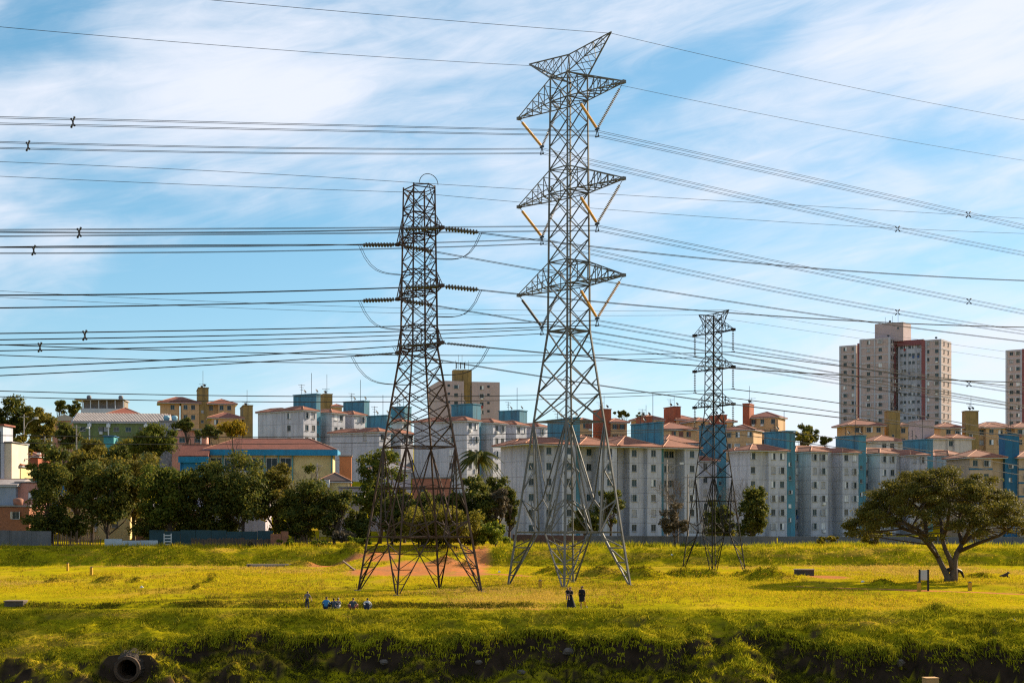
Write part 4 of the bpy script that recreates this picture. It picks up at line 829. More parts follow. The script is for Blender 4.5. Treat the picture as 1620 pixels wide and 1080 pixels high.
class Pylon:
    def __init__(s, name, label, px, D, ang, prof, m, w):
        s.a = R(ang); s.x0, s.y0 = X(px, D), D; s.D = D; s.g = gz(s.x0, D); s.prof = prof; s.m = m; s.w = w
        s.root = thing(name, label, 'pylon', (s.x0, s.y0, s.g), -s.a, 'lattice power pylons'); s.bm = angle_mesh(m)
        for cx in (-1, 1):
            for cy in (-1, 1):
                b = MB(); lw = w*1.75
                pts = [(cx*h, cy*h, z) for z, h in prof]
                gx, gy = s.world(pts[0]); pts[0] = (pts[0][0], pts[0][1], gz(gx, gy)-s.g-.25)
                b.tube(pts, [lw*.52]+[lw*.44]*(len(pts)-2)+[lw*.33], 4); b.build('leg', m, s.root)
                q = pts[0]; MB().box(q[0]-.26, q[0]+.26, q[1]-.26, q[1]+.26, q[2]-.3, q[2]+.30).build('footing', FOOT, s.root)
    def world(s, p): return (s.x0+p[0]*math.cos(s.a)+p[1]*math.sin(s.a), s.y0-p[0]*math.sin(s.a)+p[1]*math.cos(s.a))
    def wp(s, p): 
        x, y = s.world(p); return Vector((x, y, s.g+p[2]))
    def h(s, z): return float(np.interp(z, [q[0] for q in s.prof], [q[1] for q in s.prof]))
    def fp(s, f, t, z):
        h = s.h(z); u = -h+2*h*t
        return [(u, -h, z), (h, u, z), (-u, h, z), (-h, -u, z)][f]
    def bar(s, p, q, w=None, parent=None):
        w = (w or s.w)*.76; return ob('brace', s.bm, None, parent or s.root, None, None, align(p, q, w))
    def horiz(s, z, w=None):
        for f in range(4): s.bar(s.fp(f, .02, z), s.fp(f, .98, z), w)
    def xpanel(s, z0, z1, w=None, hz=False):
        for f in range(4):
            s.bar(s.fp(f, 0, z0), s.fp(f, 1, z1), w); s.bar(s.fp(f, 1, z0), s.fp(f, 0, z1), w)
    def feet(s, zh, n=3):
        s.horiz(zh, s.w*1.25); w = s.w
        for f in range(4):
            for m_ in (0, 1):
                t_ = lambda t: t if m_ == 0 else 1-t
                a0, a1 = s.fp(f, t_(.035), .1), s.fp(f, t_(.40), zh); s.bar(a0, a1, w*1.2)
                P = lambda k: Vector(a0)+(Vector(a1)-Vector(a0))*k
                ks = [.16, .42, .70]
                prev = None
                for k in ks:
                    l = s.fp(f, t_(0), .1+(zh-.1)*k); s.bar(l, P(k), w*.75)
                    if prev is not None: s.bar(prev, P(k), w*.7)
                    prev = l
                s.bar(prev, P(.88), w*.7)
    def kink(s, zh, zk, zt):
        """V members between the leg horizontal and the panel above"""
        w = s.w
        for f in range(4):
            for m_ in (0, 1):
                t_ = lambda t: t if m_ == 0 else 1-t
                s.bar(s.fp(f, t_(0), zk), s.fp(f, t_(.40), zh), w*.9); s.bar(s.fp(f, t_(0), zk), s.fp(f, t_(.34), zk-(zk-zh)*.35), w*.9)
                s.bar(s.fp(f, t_(.34), zk-(zk-zh)*.35), s.fp(f, t_(.5), zk), w*.8)
                s.bar(s.fp(f, t_(.40), zh), s.fp(f, t_(0), zt), w*1.15)          # long diagonals
                s.bar(s.fp(f, t_(.40), zh), s.fp(f, t_(.22), zk), w*.7)
                s.bar(s.fp(f, t_(0), (zk+zt)/2), s.fp(f, t_(.18), (zh+zt)/2+.6), w*.7)
                s.bar(s.fp(f, t_(.18), (zh+zt)/2+.6), s.fp(f, t_(0), zk+.8), w*.7)
                s.bar(s.fp(f, t_(.5), zk), s.fp(f, t_(0), zt), w*.9)
    def diaphragm(s, z, w=None):
        h = s.h(z); s.bar((-h, -h, z), (h, h, z), w or s.w*.7); s.bar((h, -h, z), (-h, h, z), w or s.w*.7)
    def arm(s, sx, zb, zt, L, ztip=None, n=4, w=None, zroot=None):
        """tapering crossarm: two lower and two upper chords meeting at the tip"""
        w = w or s.w; ztip = zb if ztip is None else ztip; h0, h1 = s.h(zb), s.h(zt); tip = Vector((sx*L, 0, ztip))
        b = MB(); C = []
        for y in (-1, 1):
            lo, hi = Vector((sx*h0, y*h0, zb)), Vector((sx*h1, y*h1, zt)); C.append((lo, hi))
            te = tip+Vector((0, y*.10, 0))
            b.tube([lo, te], w*.55, 4); b.tube([hi, te+Vector((0, 0, .12))], w*.46, 4)
        b.box(tip.x-.22, tip.x+.22, -.18, .18, ztip-.12, ztip+.18)
        o = b.build('crossarm', s.m, s.root)
        for i in range(1, n+1):
            k0, k1 = (i-1)/n*.92, i/n*.92
            for j, (lo, hi) in enumerate(C):
                Lp = lambda k: lo+(tip-lo)*k; Hp = lambda k: hi+(tip-hi)*k
                s.bar(Lp(k0), Hp(k1), w*.7, o); 
                if i < n: s.bar(Lp(k1), Hp(k1), w*.65, o)
            l0, l1 = C[0][0], C[1][0]; h0_, h1_ = C[0][1], C[1][1]
            s.bar(l0+(tip-l0)*k0, l1+(tip-l1)*k1, w*.65, o)
            if i < n: s.bar(l0+(tip-l0)*k1, l1+(tip-l1)*k1, w*.6, o); s.bar(h0_+(tip-h0_)*k1, h1_+(tip-h1_)*k1, w*.55, o)
        return o
PY = {}
def wire_pts(p0, d, pts, tmax=None, n=26, ext=1.3):
    """points (t, z) of a sagging wire leaving p0 in plan direction d, fitted through sightings"""
    T, Zs = [0.0], [p0.z]
    for px, py in pts:
        k = (px-810)/F; t = (k*p0.y-p0.x)/(d[0]-k*d[1]); D = p0.y+d[1]*t
        if t > 0.5: T.append(t); Zs.append(Z(py, D))
    wts = [30]+[1]*(len(T)-1)
    co = np.polyfit(T, Zs, 2 if len(T) > 2 else 1, w=wts)
    tm = tmax or max(T)*ext
    return [Vector((p0.x+d[0]*t, p0.y+d[1]*t, float(np.polyval(co, t)))) for t in np.linspace(0, tm, n)]
def offset(path, dx, dz, side):
    return [p+Vector((side[0]*dx, side[1]*dx, dz)) for p in path]
def bundle(label, path, nsub, sp, r, side, spacers=(), group='power line conductors', name='conductor_bundle', mid=None):
    """parallel wires held by spacers"""
    c = path[len(path)//2]; root = thing(name, label, 'power line', tuple(c), 0, group)
    loc = [p-c for p in path]
    offs = {1: [(0, 0)], 2: [(-sp/2, 0), (sp/2, 0)], 4: [(-sp/2, -sp/2), (sp/2, -sp/2), (-sp/2, sp/2), (sp/2, sp/2)]}[nsub]
    for dx, dz in offs: MB().tube(offset(loc, dx, dz, side), r, 4).build('wire', WIRE, root)
    for px in spacers:
        best = min(range(len(path)-1), key=lambda i: abs((810+F*path[i].x/path[i].y)-px))
        i2 = best+1 if (810+F*path[best].x/path[best].y-px)*(810+F*path[best+1].x/path[best+1].y-px) < 0 else max(best-1, 0)
        a, b2 = path[best], path[i2]; pa, pb = 810+F*a.x/a.y, 810+F*b2.x/b2.y; f = (px-pa)/(pb-pa) if abs(pb-pa) > 1e-6 else 0
        q = a+(b2-a)*f-c; m = MB(); e = sp/2+.10
        for sx in (-1, 1):
            A = q+Vector((side[0]*e*sx, side[1]*e*sx, e)); Cn = q+Vector((side[0]*.09*sx, side[1]*.09*sx, .12)); Dn = q+Vector((side[0]*.09*sx, side[1]*.09*sx, -.12)); E = q+Vector((side[0]*e*sx, side[1]*e*sx, -e))
            m.tube([A, Cn, Dn, E], [.09, .05, .05, .09], 5)
        m.build('spacer', STEELD, root)
    return root
def build_grey():
    prof = [(0, 4.38), (25.5, 1.50), (51.3, 1.32)]
    P = Pylon('power_pylon', 'tallest pylon, pale grey steel with three tiers of arms and amber insulators', 900, 141.5, 51.5, prof, GALV, .15); PY['g'] = P
    P.feet(5.3); P.kink(5.3, 8.6, 16.4); P.horiz(16.4, .17); P.diaphragm(16.4); P.diaphragm(5.3)
    for a, b in ((16.4, 19.3), (19.3, 22.3), (22.3, 25.5)): P.xpanel(a, b, .15)
    for f in range(4):
        for a, b in ((16.4, 19.3), (19.3, 22.3), (22.3, 25.5)):
            P.bar(P.fp(f, 0, (a+b)/2), P.fp(f, .25, a+(b-a)*.25), .1); P.bar(P.fp(f, 1, (a+b)/2), P.fp(f, .75, a+(b-a)*.25), .1)
    P.horiz(25.5, .2); P.diaphragm(25.5, .16)
    z = 25.5; n = 11; dz = (51.1-25.5)/n
    for i in range(n): P.xpanel(z+i*dz, z+(i+1)*dz, .12)
    for zz in (30.1, 32.5, 39.4, 41.8, 48.7, 51.1): P.horiz(zz-P.g, .13); P.diaphragm(zz-P.g, .1)
    cs = lambda px_, py_: None
    tiers = [(48.7, 'upper'), (39.4, 'middle'), (30.1, 'lower')]
    amber = string_mesh('insulator_string', 24, AMBER); olive = string_mesh('insulator_string', 24, AMBER_DIM); grey = string_mesh('insulator_string', 24, GREYI)
    side = (math.cos(P.a), -math.sin(P.a)); line = (math.sin(P.a), math.cos(P.a))
    att = {}
    for zb, tn in tiers:
        zb -= P.g
        for sx, sn in ((1, 'right'), (-1, 'left')):
            o = P.arm(sx, zb, zb+2.4, 8.0, n=5, w=.13)
            yk = Vector((sx*4.25, 0, zb-3.7)); out = Vector((sx*7.85, 0, zb-.15)); inn = Vector((sx*1.55, 0, zb-.35))
            for p, kind in ((out, 'o'), (inn, 'i')):
                d = (yk-p); a = p+d*.10; b = p+d*.95
                me = grey if (tn == 'lower' and sx < 0) else (amber if (kind == 'i') == (sx > 0) or (tn == 'lower') else olive)  # sun-facing strings take the bright amber, the others its dimmer copy
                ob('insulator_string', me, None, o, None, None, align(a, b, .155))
                MB().tube([p, a], .035, 4).tube([b, yk], .06, 4).build('hanger_rod', STEELD, o)
            MB().box(yk.x-.30, yk.x+.30, -.05, .05, yk.z-.12, yk.z+.06).tube([yk, yk+Vector((-.22, 0, -.75))], .045, 4).tube([yk, yk+Vector((.22, 0, -.75))], .045, 4).box(yk.x-.25, yk.x+.25, -.08, .08, yk.z-.80, yk.z-.73).build('yoke', STEELD, o)
            att[(tn, sn)] = P.wp(yk+Vector((0, 0, -.45)))
    # earth-wire peaks
    for sx in (-1, 1):
        b = MB(); h = P.h(52); tip = Vector((sx*6.3, 0, 54-P.g))
        for y in (-1, 1):
            lo = Vector((sx*h, y*h, 51.1-P.g)); b.tube([lo, tip], .08, 4)
        apex = Vector((0, 0, 53.4-P.g)); b.tube([apex, tip], .085, 4); o = b.build('earth_wire_peak', P.m, P.root)
        for i in range(1, 5):
            k = i/5*.96; k0 = (i-1)/5*.96
            for y in (-1, 1):
                lo = Vector((sx*h, y*h, 51.1-P.g)); P.bar(lo+(tip-lo)*k0, apex+(tip-apex)*k, .09, o); P.bar(lo+(tip-lo)*k, apex+(tip-apex)*k, .08, o)
            l0, l1 = Vector((sx*h, -h, 51.1-P.g)), Vector((sx*h, h, 51.1-P.g)); P.bar(l0+(tip-l0)*k0, l1+(tip-l1)*k, .08, o)
    for c in ((-1, -1), (1, -1), (1, 1), (-1, 1)): P.bar((c[0]*P.h(51), c[1]*P.h(51), 51.1-P.g), (0, 0, 53.4-P.g), .13)
    wires = {('upper', 'right'): ([(0,190.5),(420,201.5),(700,205)], [(1100,243),(1260,280),(1532,341),(1620,358)], (115, 1532)),
             ('upper', 'left'): ([(0,229.8),(420,237.8),(700,240)], [(930,257),(1260,328.5),(1420,362),(1620,401.5)], (44, 1420)),
             ('middle', 'right'): ([(0,368.3),(420,367),(800,361)], [(1260,422),(1532,477.5),(1620,493)], (125, 1533)),
             ('middle', 'left'): ([(0,396),(420,393),(760,386)], [(930,399),(1260,464),(1420,494),(1620,526)], (53, 1420)),
             ('lower', 'right'): ([(0,532),(420,526),(800,514)], [(1100,535),(1260,564),(1530,607),(1620,620)], (134, 1533)),
             ('lower', 'left'): ([(0,550),(420,541.5),(800,526)], [(930,539),(1100,568),(1260,592),(1421,618),(1620,648)], (63, 1421))}
    for k, (lp, rp, spc) in wires.items():
        p0 = att[k]; a = wire_pts(p0, (-line[0], -line[1]), lp); b = wire_pts(p0, line, rp)
        bundle('four-wire bundle hung from the %s %s arm of the tall grey pylon' % k, a[::-1]+b[1:], 4, .46, .022, side, spc)
    for sx, sn, lp, rp in ((1, 'right', [(330,0),(640,27),(900,48)], [(1000,62),(1225,112),(1620,190)]), (-1, 'left', [(0,43),(420,77),(810,106)], [(980,136),(1200,179),(1620,254)])):
        p0 = P.wp((sx*6.3, 0, 53.85-P.g)); a = wire_pts(p0, (-line[0], -line[1]), lp); b = wire_pts(p0, line, rp)
        bundle('thin earth wire strung over the %s peak of the tall grey pylon' % sn, a[::-1]+b[1:], 1, .4, .022, side, (), name='earth_wire')
def build_brown():
    prof = [(0, 4.28), (22.4, 1.27), (37.4, 1.08)]
    P = Pylon('power_pylon', 'rusty brown pylon with short arms and looping jumper wires, left of the tallest', 663, 130, 60, prof, RUST, .125); PY['b'] = P
    P.feet(5.0); P.kink(5.0, 6.5, 13.3); P.horiz(9.5, .13); P.horiz(13.3, .14); P.diaphragm(13.3); P.diaphragm(5.0)
    lv = [13.3, 15.3, 17.2, 19.1, 20.8, 22.4]
    for a, b in zip(lv, lv[1:]): P.xpanel(a, b, .115)
    for f in range(4):
        for a, b in zip(lv[:3], lv[1:4]):
            P.bar(P.fp(f, 0, (a+b)/2), P.fp(f, .25, a+(b-a)*.25), .08); P.bar(P.fp(f, 1, (a+b)/2), P.fp(f, .75, a+(b-a)*.25), .08)
    z = 22.4; n = 9; dz = (37.0-22.4)/n
    for i in range(n): P.xpanel(z+i*dz, z+(i+1)*dz, .10)
    side = (math.cos(P.a), -math.sin(P.a)); line = (math.sin(P.a), math.cos(P.a))
    pale = string_mesh('insulator_string', 10, PALEI); dark = string_mesh('insulator_string', 26, GREYI)
    W = {('upper','left'): ([(0,391),(420,387.5)], [(860,428),(955,445),(1260,493),(1620,540)]),
         ('upper','right'): ([(0,367),(420,367)], [(854,380),(932,391),(1121,410),(1260,421),(1620,444)]),
         ('middle','left'): ([(0,487),(400,480)], [(850,509),(932,524),(1104,548),(1330,597),(1620,640)]),
         ('middle','right'): ([(0,467),(400,462)], [(821,467),(932,477),(1104,491),(1347,506),(1620,518)]),
         ('lower','left'): ([(0,594),(400,573)], [(856,595),(945,609),(1109,633),(1330,660),(1620,690)]),
         ('lower','right'): ([(0,581.5),(400,562)], [(862,559),(911,564),(1106,578.6),(1330,592),(1620,605)])}
    for zb, tn in ((32.8, 'upper'), (27.6, 'middle'), (22.5, 'lower')):
        zb -= P.g; P.horiz(zb, .11); P.horiz(zb+2.0, .11); P.diaphragm(zb)
        for sx, sn in ((1, 'right'), (-1, 'left')):
            o = P.arm(sx, zb, zb+2.0, 4.6, n=3, w=.11); tip = P.wp((sx*4.6, 0, zb))
            lp, rp = W[(tn, sn)]; ends = []
            for sg, pts, dn in ((-1, lp, 'left'), (1, rp, 'right')):
                d = (line[0]*sg, line[1]*sg); path = wire_pts(tip, d, pts, n=30)
                # string along the first metres of the span
                u = (path[1]-path[0]).normalized(); Ls = 3.1 if tn != 'lower' else 3.9
                a, b = tip+u*.45, tip+u*(.45+Ls)
                li = P.root.matrix_basis.inverted(); la, lb = li @ a, li @ b
                off = Vector((.24, 0, 0))
                for q in (-1, 1): ob('insulator_string', pale if tn != 'lower' else dark, None, o, None, None, align(la+off*q, lb+off*q, .20 if tn != 'lower' else .09))
                MB().tube([li @ tip, la], .05, 4).box(lb.x-.25, lb.x+.25, lb.y-.08, lb.y+.08, lb.z-.05, lb.z+.05).build('yoke', STEELD, o)
                s0 = tip+u*(.45+Ls+.1); T = (path[-1]-tip).length
                p2 = [s0]+[p for p in path if (p-tip).length > Ls+1.2]
                bundle('twin conductor leaving the %s %s arm of the brown pylon towards the %s' % (tn, sn, dn), p2, 2, .42, .029, side, ())
                ends.append(tip+u*(Ls+.9))
            A, B = ends; n = 14; pts = []
            drop = 2.5
            for i in range(n+1):
                t = i/n; p = A+(B-A)*t; p.z -= drop*(1-(2*t-1)**4)*(.94+.06*math.sin(t*3)); pts.append(p)
            bundle('drooping jumper loop under the %s %s arm of the brown pylon' % (tn, sn), pts, 2, .40, .026, side, (), name='jumper_loop', group='jumper loops')
    h = P.h(37.2); zt = 37.3-P.g
    P.horiz(zt-.1, .11); P.horiz(zt-1.9, .10)
    for sx in (-1, 1):
        b = MB(); tip = Vector((sx*2.0, 0, zt))
        for y in (-1, 1): b.tube([(sx*h, y*h, zt), tip], .06, 4).tube([(sx*h, y*h, zt-1.9), tip], .05, 4)
        b.build('earth_wire_peak', P.m, P.root)
    for sx, sn, lp, rp in ((1, 'right', [(0,256),(420,275)], [(860,298),(932,304.5),(1290,328.5),(1620,345)]), (-1, 'left', [(0,279),(420,296.6)], [(860,322),(932,330.5),(1260,352),(1620,369.5)])):
        p0 = P.wp((sx*2.0, 0, zt)); a = wire_pts(p0, (-line[0], -line[1]), lp); b = wire_pts(p0, line, rp)
        bundle('thin earth wire over the %s top corner of the brown pylon' % sn, a[::-1]+b[1:], 1, .4, .02, side, (), name='earth_wire')
    b = MB(); c = Vector((2.0, 0, zt)); b.tube([c+Vector((0, math.cos(t)*.95, math.sin(t)*.9)) for t in np.linspace(0, math.pi, 13)], .035, 5); b.build('earth_loop', STEELD, P.root)
def build_black():
    prof = [(0, 2.66), (19.2, .74), (30.6, .66)]
    P = Pylon('power_pylon', 'small black pylon with hanging insulators, right of the tallest and farthest away', 1129, 165, 56, prof, DARKST, .08); PY['k'] = P
    P.feet(5.0); P.kink(5.0, 6.2, 11.5); P.horiz(8.7, .1); P.horiz(11.5, .11); P.diaphragm(11.5)
    lv = [11.5, 13.2, 14.9, 16.4, 17.8, 19.2]
    for a, b in zip(lv, lv[1:]): P.xpanel(a, b, .09)
    z = 19.2; n = 10; dz = (30.4-19.2)/n
    for i in range(n): P.xpanel(z+i*dz, z+(i+1)*dz, .08)
    side = (math.cos(P.a), -math.sin(P.a)); line = (math.sin(P.a), math.cos(P.a)); sm = string_mesh('insulator_string', 9, GREYI); sm2 = string_mesh('insulator_string', 9, PALEI)
    W = {('upper','right'): ([(0,545),(420,558.6),(860,561.6)], [(1330,580),(1504,599),(1620,613)]), ('upper','left'): ([(0,561.6),(420,573),(860,571.7)], [(1260,588),(1400,608),(1620,645)]),
         ('middle','right'): ([(0,618),(420,627),(856,624.4)], [(1330,637.8),(1620,688)]), ('middle','left'): ([(0,627),(420,636),(856,631)], [(1330,652.6),(1620,700)]),
         ('lower','right'): ([(0,688),(420,692),(860,684)], [(1330,694),(1620,738)]), ('lower','left'): ([(0,700),(420,702),(860,692)], [(1330,708),(1620,752)])}
    for zb, tn in ((28.4, 'upper'), (24.1, 'middle'), (19.8, 'lower')):
        zb -= P.g; P.horiz(zb, .09); P.horiz(zb+1.5, .08)
        for sx, sn in ((1, 'right'), (-1, 'left')):
            o = P.arm(sx, zb, zb+1.5, 3.35, n=3, w=.085); t = Vector((sx*3.3, 0, zb-.1)); e = t+Vector((0, 0, -2.2))
            ob('insulator_string', sm2 if tn == 'lower' else sm, None, o, None, None, align(t+Vector((0, 0, -.25)), e, .15)); MB().tube([t, t+Vector((0, 0, -.3))], .05, 4).tube([e, e+Vector((-.28, 0, -.22)), e+Vector((.28, 0, -.22)), e], .05, 4).build('clamp', STEELD, o)
            p0 = P.wp(e+Vector((0, 0, -.25))); lp, rp = W[(tn, sn)]
            a = wire_pts(p0, (-line[0], -line[1]), lp); b = wire_pts(p0, line, rp)
            bundle('twin conductor hung from the %s %s arm of the small black pylon' % (tn, sn), a[::-1]+b[1:], 2, .3, .026, side, ())
    for sx, sn, lp, rp in ((1, 'right', [(0,460),(438,481),(868,491)], [(1383,527),(1507,544),(1620,560)]), (-1, 'left', [(0,470),(400,488),(868,499)], [(1362,535.5),(1620,572)])):
        b = MB(); h = P.h(30); tip = Vector((sx*2.6, 0, 30.8-P.g))
        for y in (-1, 1): b.tube([(sx*h, y*h, 30.5-P.g), tip], .06, 4).tube([(sx*h, y*h, 28.9-P.g), tip], .055, 4)
        o = b.build('earth_wire_peak', P.m, P.root)
        for k in (.35, .7):
            for y in (-1, 1):
                p, q = Vector((sx*h, y*h, 30.5-P.g)), Vector((sx*h, y*h, 28.9-P.g)); P.bar(p+(tip-p)*k, q+(tip-q)*(k-.3), .07, o)
        p0 = P.wp(tip); a = wire_pts(p0, (-line[0], -line[1]), lp); b = wire_pts(p0, line, rp)
        bundle('thin earth wire over the %s peak of the small black pylon' % sn, a[::-1]+b[1:], 1, .4, .017, side, (), name='earth_wire')
    P.horiz(30.5-P.g, .09)
build_grey(); build_brown(); build_black()

# ---------------------------------------------------------------- trees and shrubs
def leaves(centres, rc, per, size, rs, flat=.7, up=.25, aspect=.55, shell=True):
    """leaf-shaped quads spread through foliage clumps"""
    C = np.repeat(np.array(centres), per, axis=0); Rr = np.repeat(np.array(rc), per); n = len(C)
    d = rs.normal(0, 1, (n, 3)); d /= np.linalg.norm(d, axis=1)[:, None]+1e-9
    rad = (rs.uniform(.0, 1, n)**(.45 if shell else .6))*Rr*(1+.12*rs.normal(0, 1, n))
    p = C+d*rad[:, None]*np.array([1, 1, flat])
    nr = d*.8+rs.normal(0, .6, (n, 3))+np.array([0, 0, up]); nr /= np.linalg.norm(nr, axis=1)[:, None]+1e-9
    a = rs.normal(0, 1, (n, 3)); u = np.cross(nr, a); u /= np.linalg.norm(u, axis=1)[:, None]+1e-9; v = np.cross(nr, u)
    s = size*rs.uniform(.6, 1.25, n)[:, None]
    V = np.stack([p-u*s, p+v*s*aspect, p+u*s, p-v*s*aspect], 1)
    return V
def curve(a, b, bend, rs, n=5):
    a, b = Vector(a), Vector(b); o = Vector(tuple(rs.normal(0, 1, 3)))*bend*(b-a).length
    return [a+(b-a)*t+o*math.sin(math.pi*t) for t in np.linspace(0, 1, n)]
BARK = mat('bark', (0.085, 0.06, 0.045), (0.05, 0.036, 0.03), fine=.5, fscale=4, rough=.95, bump=.6, scale=(2, 2, .6))
BARK_L = mat('bark_pale', (0.14, 0.105, 0.08), (0.08, 0.06, 0.05), fine=.4, fscale=4, rough=.95, bump=.6, scale=(2, 2, .6))
LDARK = leafmat('leaves_dark', (0.034, 0.056, 0.018), (0.058, 0.078, 0.017), (0.17, 0.150, 0.022), .45)
LOLIVE = leafmat('leaves_olive', (0.075, 0.080, 0.016), (0.11, 0.10, 0.016), (0.23, 0.17, 0.025), .45)
LGREEN = leafmat('leaves_green', (0.040, 0.068, 0.014), (0.064, 0.090, 0.013), (0.16, 0.15, 0.020), .45)
LGOLD = leafmat('leaves_gold', (0.22, 0.16, 0.012), (0.15, 0.12, 0.012), (0.32, 0.20, 0.015), .45)
LBUSH = leafmat('leaves_bush', (0.13, 0.115, 0.014), (0.095, 0.095, 0.014), (0.24, 0.19, 0.022), .45)
LGREY = leafmat('leaves_grey', (0.085, 0.072, 0.05), (0.06, 0.055, 0.035), (0.15, 0.115, 0.075), .3)
LLIME = leafmat('leaves_lime', (0.115, 0.155, 0.012), (0.08, 0.12, 0.012), (0.20, 0.20, 0.02), .45)
LACAC = leafmat('leaves_acacia', (0.052, 0.058, 0.014), (0.080, 0.078, 0.014), (0.17, 0.135, 0.020), .45)
def tree(name, label, px, D, ytop, w, ybot, m, seed, per=150, ncl=34, size=.26, group=None, cat='tree', trunk=.22, flat=.72, bark=BARK, dscale=.9, cw=.30, sub=None, open_=0):
    rs = np.random.RandomState(seed); ytop = ytop-4; x, g = X(px, D), gz(X(px, D), D)
    root = thing(name, label, cat, (x, D, g), 0, group)
    zt, zb = Z(ytop, D)-g, max(Z(ybot, D)-g, .2); rx = w/F*D; rz = (zt-zb)/2; zc = (zt+zb)/2
    C = []; Rc = []
    nl = max(3, ncl//9)
    lob = [(np.array([rs.uniform(-.5, .5)*rx, rs.uniform(-.45, .45)*rx*dscale, zc+rs.uniform(-.45, .45)*rz]), rs.uniform(.45, .7)) for _ in range(nl)]
    while len(C) < ncl:
        if rs.uniform() < .6 or not lob:
            d = rs.normal(0, 1, 3); d /= np.linalg.norm(d); r = rs.uniform(.35, .86); p = np.array([d[0]*rx*r, d[1]*rx*dscale*r, zc+d[2]*rz*r])
        else:
            c, f = lob[rs.randint(nl)]; d = rs.normal(0, 1, 3); d /= np.linalg.norm(d); p = c+d*np.array([rx, rx*dscale, rz])*f*rs.uniform(.5, .9)
        q = np.sqrt((p[0]/rx)**2+(p[1]/(rx*dscale))**2+((p[2]-zc)/rz)**2)
        if q > .93: p = p*np.array([.9/q, .9/q, 1]); p[2] = zc+(p[2]-zc)*.9/q
        C.append(p); Rc.append(cw*min(rx, rz*1.3)*rs.uniform(.65, 1.2))
    ob('crown', np_mesh('crown', leaves(C, Rc, per, size, rs, flat), 4, m), None, root)
    b = MB(); top = Vector((rs.uniform(-.15, .15)*rx, 0, zb+(zc-zb)*.5)); zf = max(zb*.55, .4)
    pts = curve((0, 0, -.3), top, .05, rs, 5); b.tube(pts, [trunk*1.35, trunk, trunk*.9, trunk*.8, trunk*.6], 7); b.build('trunk', bark, root)
    br = MB()
    for i in range(0, ncl, 1 if ncl < 40 else 2):
        s = pts[2+i % 3]; c = curve(s, C[i], .10, rs, 5); br.tube(c, [trunk*.42, trunk*.30, trunk*.20, trunk*.12, trunk*.05], 5)
    br.build('branches', bark, root)
    return root
def build_trees():
    g = 'dark trees in a row behind the embankment'
    T = [('tall dark tree at the left end of the row with a sunlit tip', 82, 214, 684, 42, 850, LDARK, 34),
         ('olive tree standing behind the second dark tree', 146, 224, 698, 36, 800, LOLIVE, 24),
         ('pale olive tree rising behind the left end of the row', 122, 222, 706, 34, 815, LOLIVE, 24),
         ('dark spreading tree above the white sheet panels', 170, 213, 712, 52, 838, LDARK, 34),
         ('olive-topped tree left of the blue hall', 212, 219, 709, 50, 830, LOLIVE, 34),
         ('dark dense tree behind the small white gate', 266, 212, 722, 52, 846, LDARK, 36),
         ('dark tree in front of the blue hall', 322, 214, 724, 50, 846, LDARK, 36),
         ('broad dark tree in front of the long school', 384, 213, 716, 58, 846, LDARK, 40),
         ('grey-green tree reaching the school end wall', 440, 217, 718, 44, 850, LOLIVE, 28),
         ('brown-tinted dark tree under the bare twigs', 486, 212, 736, 46, 858, LDARK, 30),
         ('small dark leafy tree beside the lilac wall', 528, 211, 764, 34, 862, LDARK, 20)]
    for i, (lab, px, D, yt, w, yb, m, n) in enumerate(T):
        tree('broadleaf_tree', lab, px, D, yt, w, yb-2, (m, m, LGREEN)[i % 3] if m is LDARK else m, 100+i, 210, int(n*1.6), .25, g, trunk=.26, cw=.33)
    tree('broadleaf_tree', 'large green tree with golden top left of the brown pylon', 600, 224, 697, 50, 835, LGREEN, 121, 190, 40, .27, trunk=.3)
    tree('broadleaf_tree', 'yellow-green leafy tree seen through the left of the brown pylon', 640, 226, 745, 26, 850, LBUSH, 122, 150, 20, .25)
    tree('round_tree', 'dense bright green round tree beside the salmon house', 242, 252, 674, 42, 722, LGREEN, 123, 230, 36, .26, cw=.36)
    tree('golden_tree', 'golden-yellow umbrella tree in front of the school roof', 372, 256, 668, 34, 692, LGOLD, 124, 120, 22, .26, trunk=.14, cw=.5, bark=BARK_L)
    tree('broadleaf_tree', 'dark tree right behind the golden tree', 335, 272, 672, 28, 700, LDARK, 125, 130, 20, .3)
    gf = 'far trees on the left skyline'
    tree('broadleaf_tree', 'large far tree at the left skyline', 24, 330, 628, 42, 700, LDARK, 126, 180, 44, .38, gf)
    tree('broadleaf_tree', 'far olive tree right of the large skyline tree', 68, 326, 640, 32, 712, LOLIVE, 127, 170, 34, .36, gf)
    tree('broadleaf_tree', 'small dark skyline tree beside the veranda house', 96, 392, 634, 15, 656, LDARK, 128, 90, 16, .36, gf)
    tree('broadleaf_tree', 'skyline tree partly covering the veranda house', 118, 396, 636, 15, 660, LDARK, 129, 90, 16, .36, gf)
    tree('broadleaf_tree', 'yellowish tree beside the white building at left edge', 30, 252, 682, 16, 728, LBUSH, 130, 120, 20, .28)
    tree('flowering_bush', 'small yellow bush above the brown roof at left', 47, 250, 713, 6, 722, LGOLD, 131, 60, 8, .22, cat='bush', trunk=.06)
    tree('round_tree', 'dark round tree right of the small black pylon', 1190, 226, 768, 30, 858, LDARK, 132, 240, 40, .22, cw=.34, flat=.9)
    tree('broadleaf_tree', 'dark bushy tree behind the legs of the small black pylon', 1140, 229, 786, 33, 858, LDARK, 133, 170, 30, .25)
    tree('conifer_tree', 'small dark conifer behind the right leg of the grey pylon', 965, 228, 760, 30, 838, LDARK, 134, 150, 26, .24)
    tree('broadleaf_tree', 'low dark tree at the foot of the grey pylon', 925, 226, 805, 30, 848, LDARK, 135, 120, 20, .25)
    tree('shrub_tree', 'grey-brown shrubby tree below the bare tree', 1068, 216, 792, 27, 852, LGREY, 136, 130, 26, .20, trunk=.12)
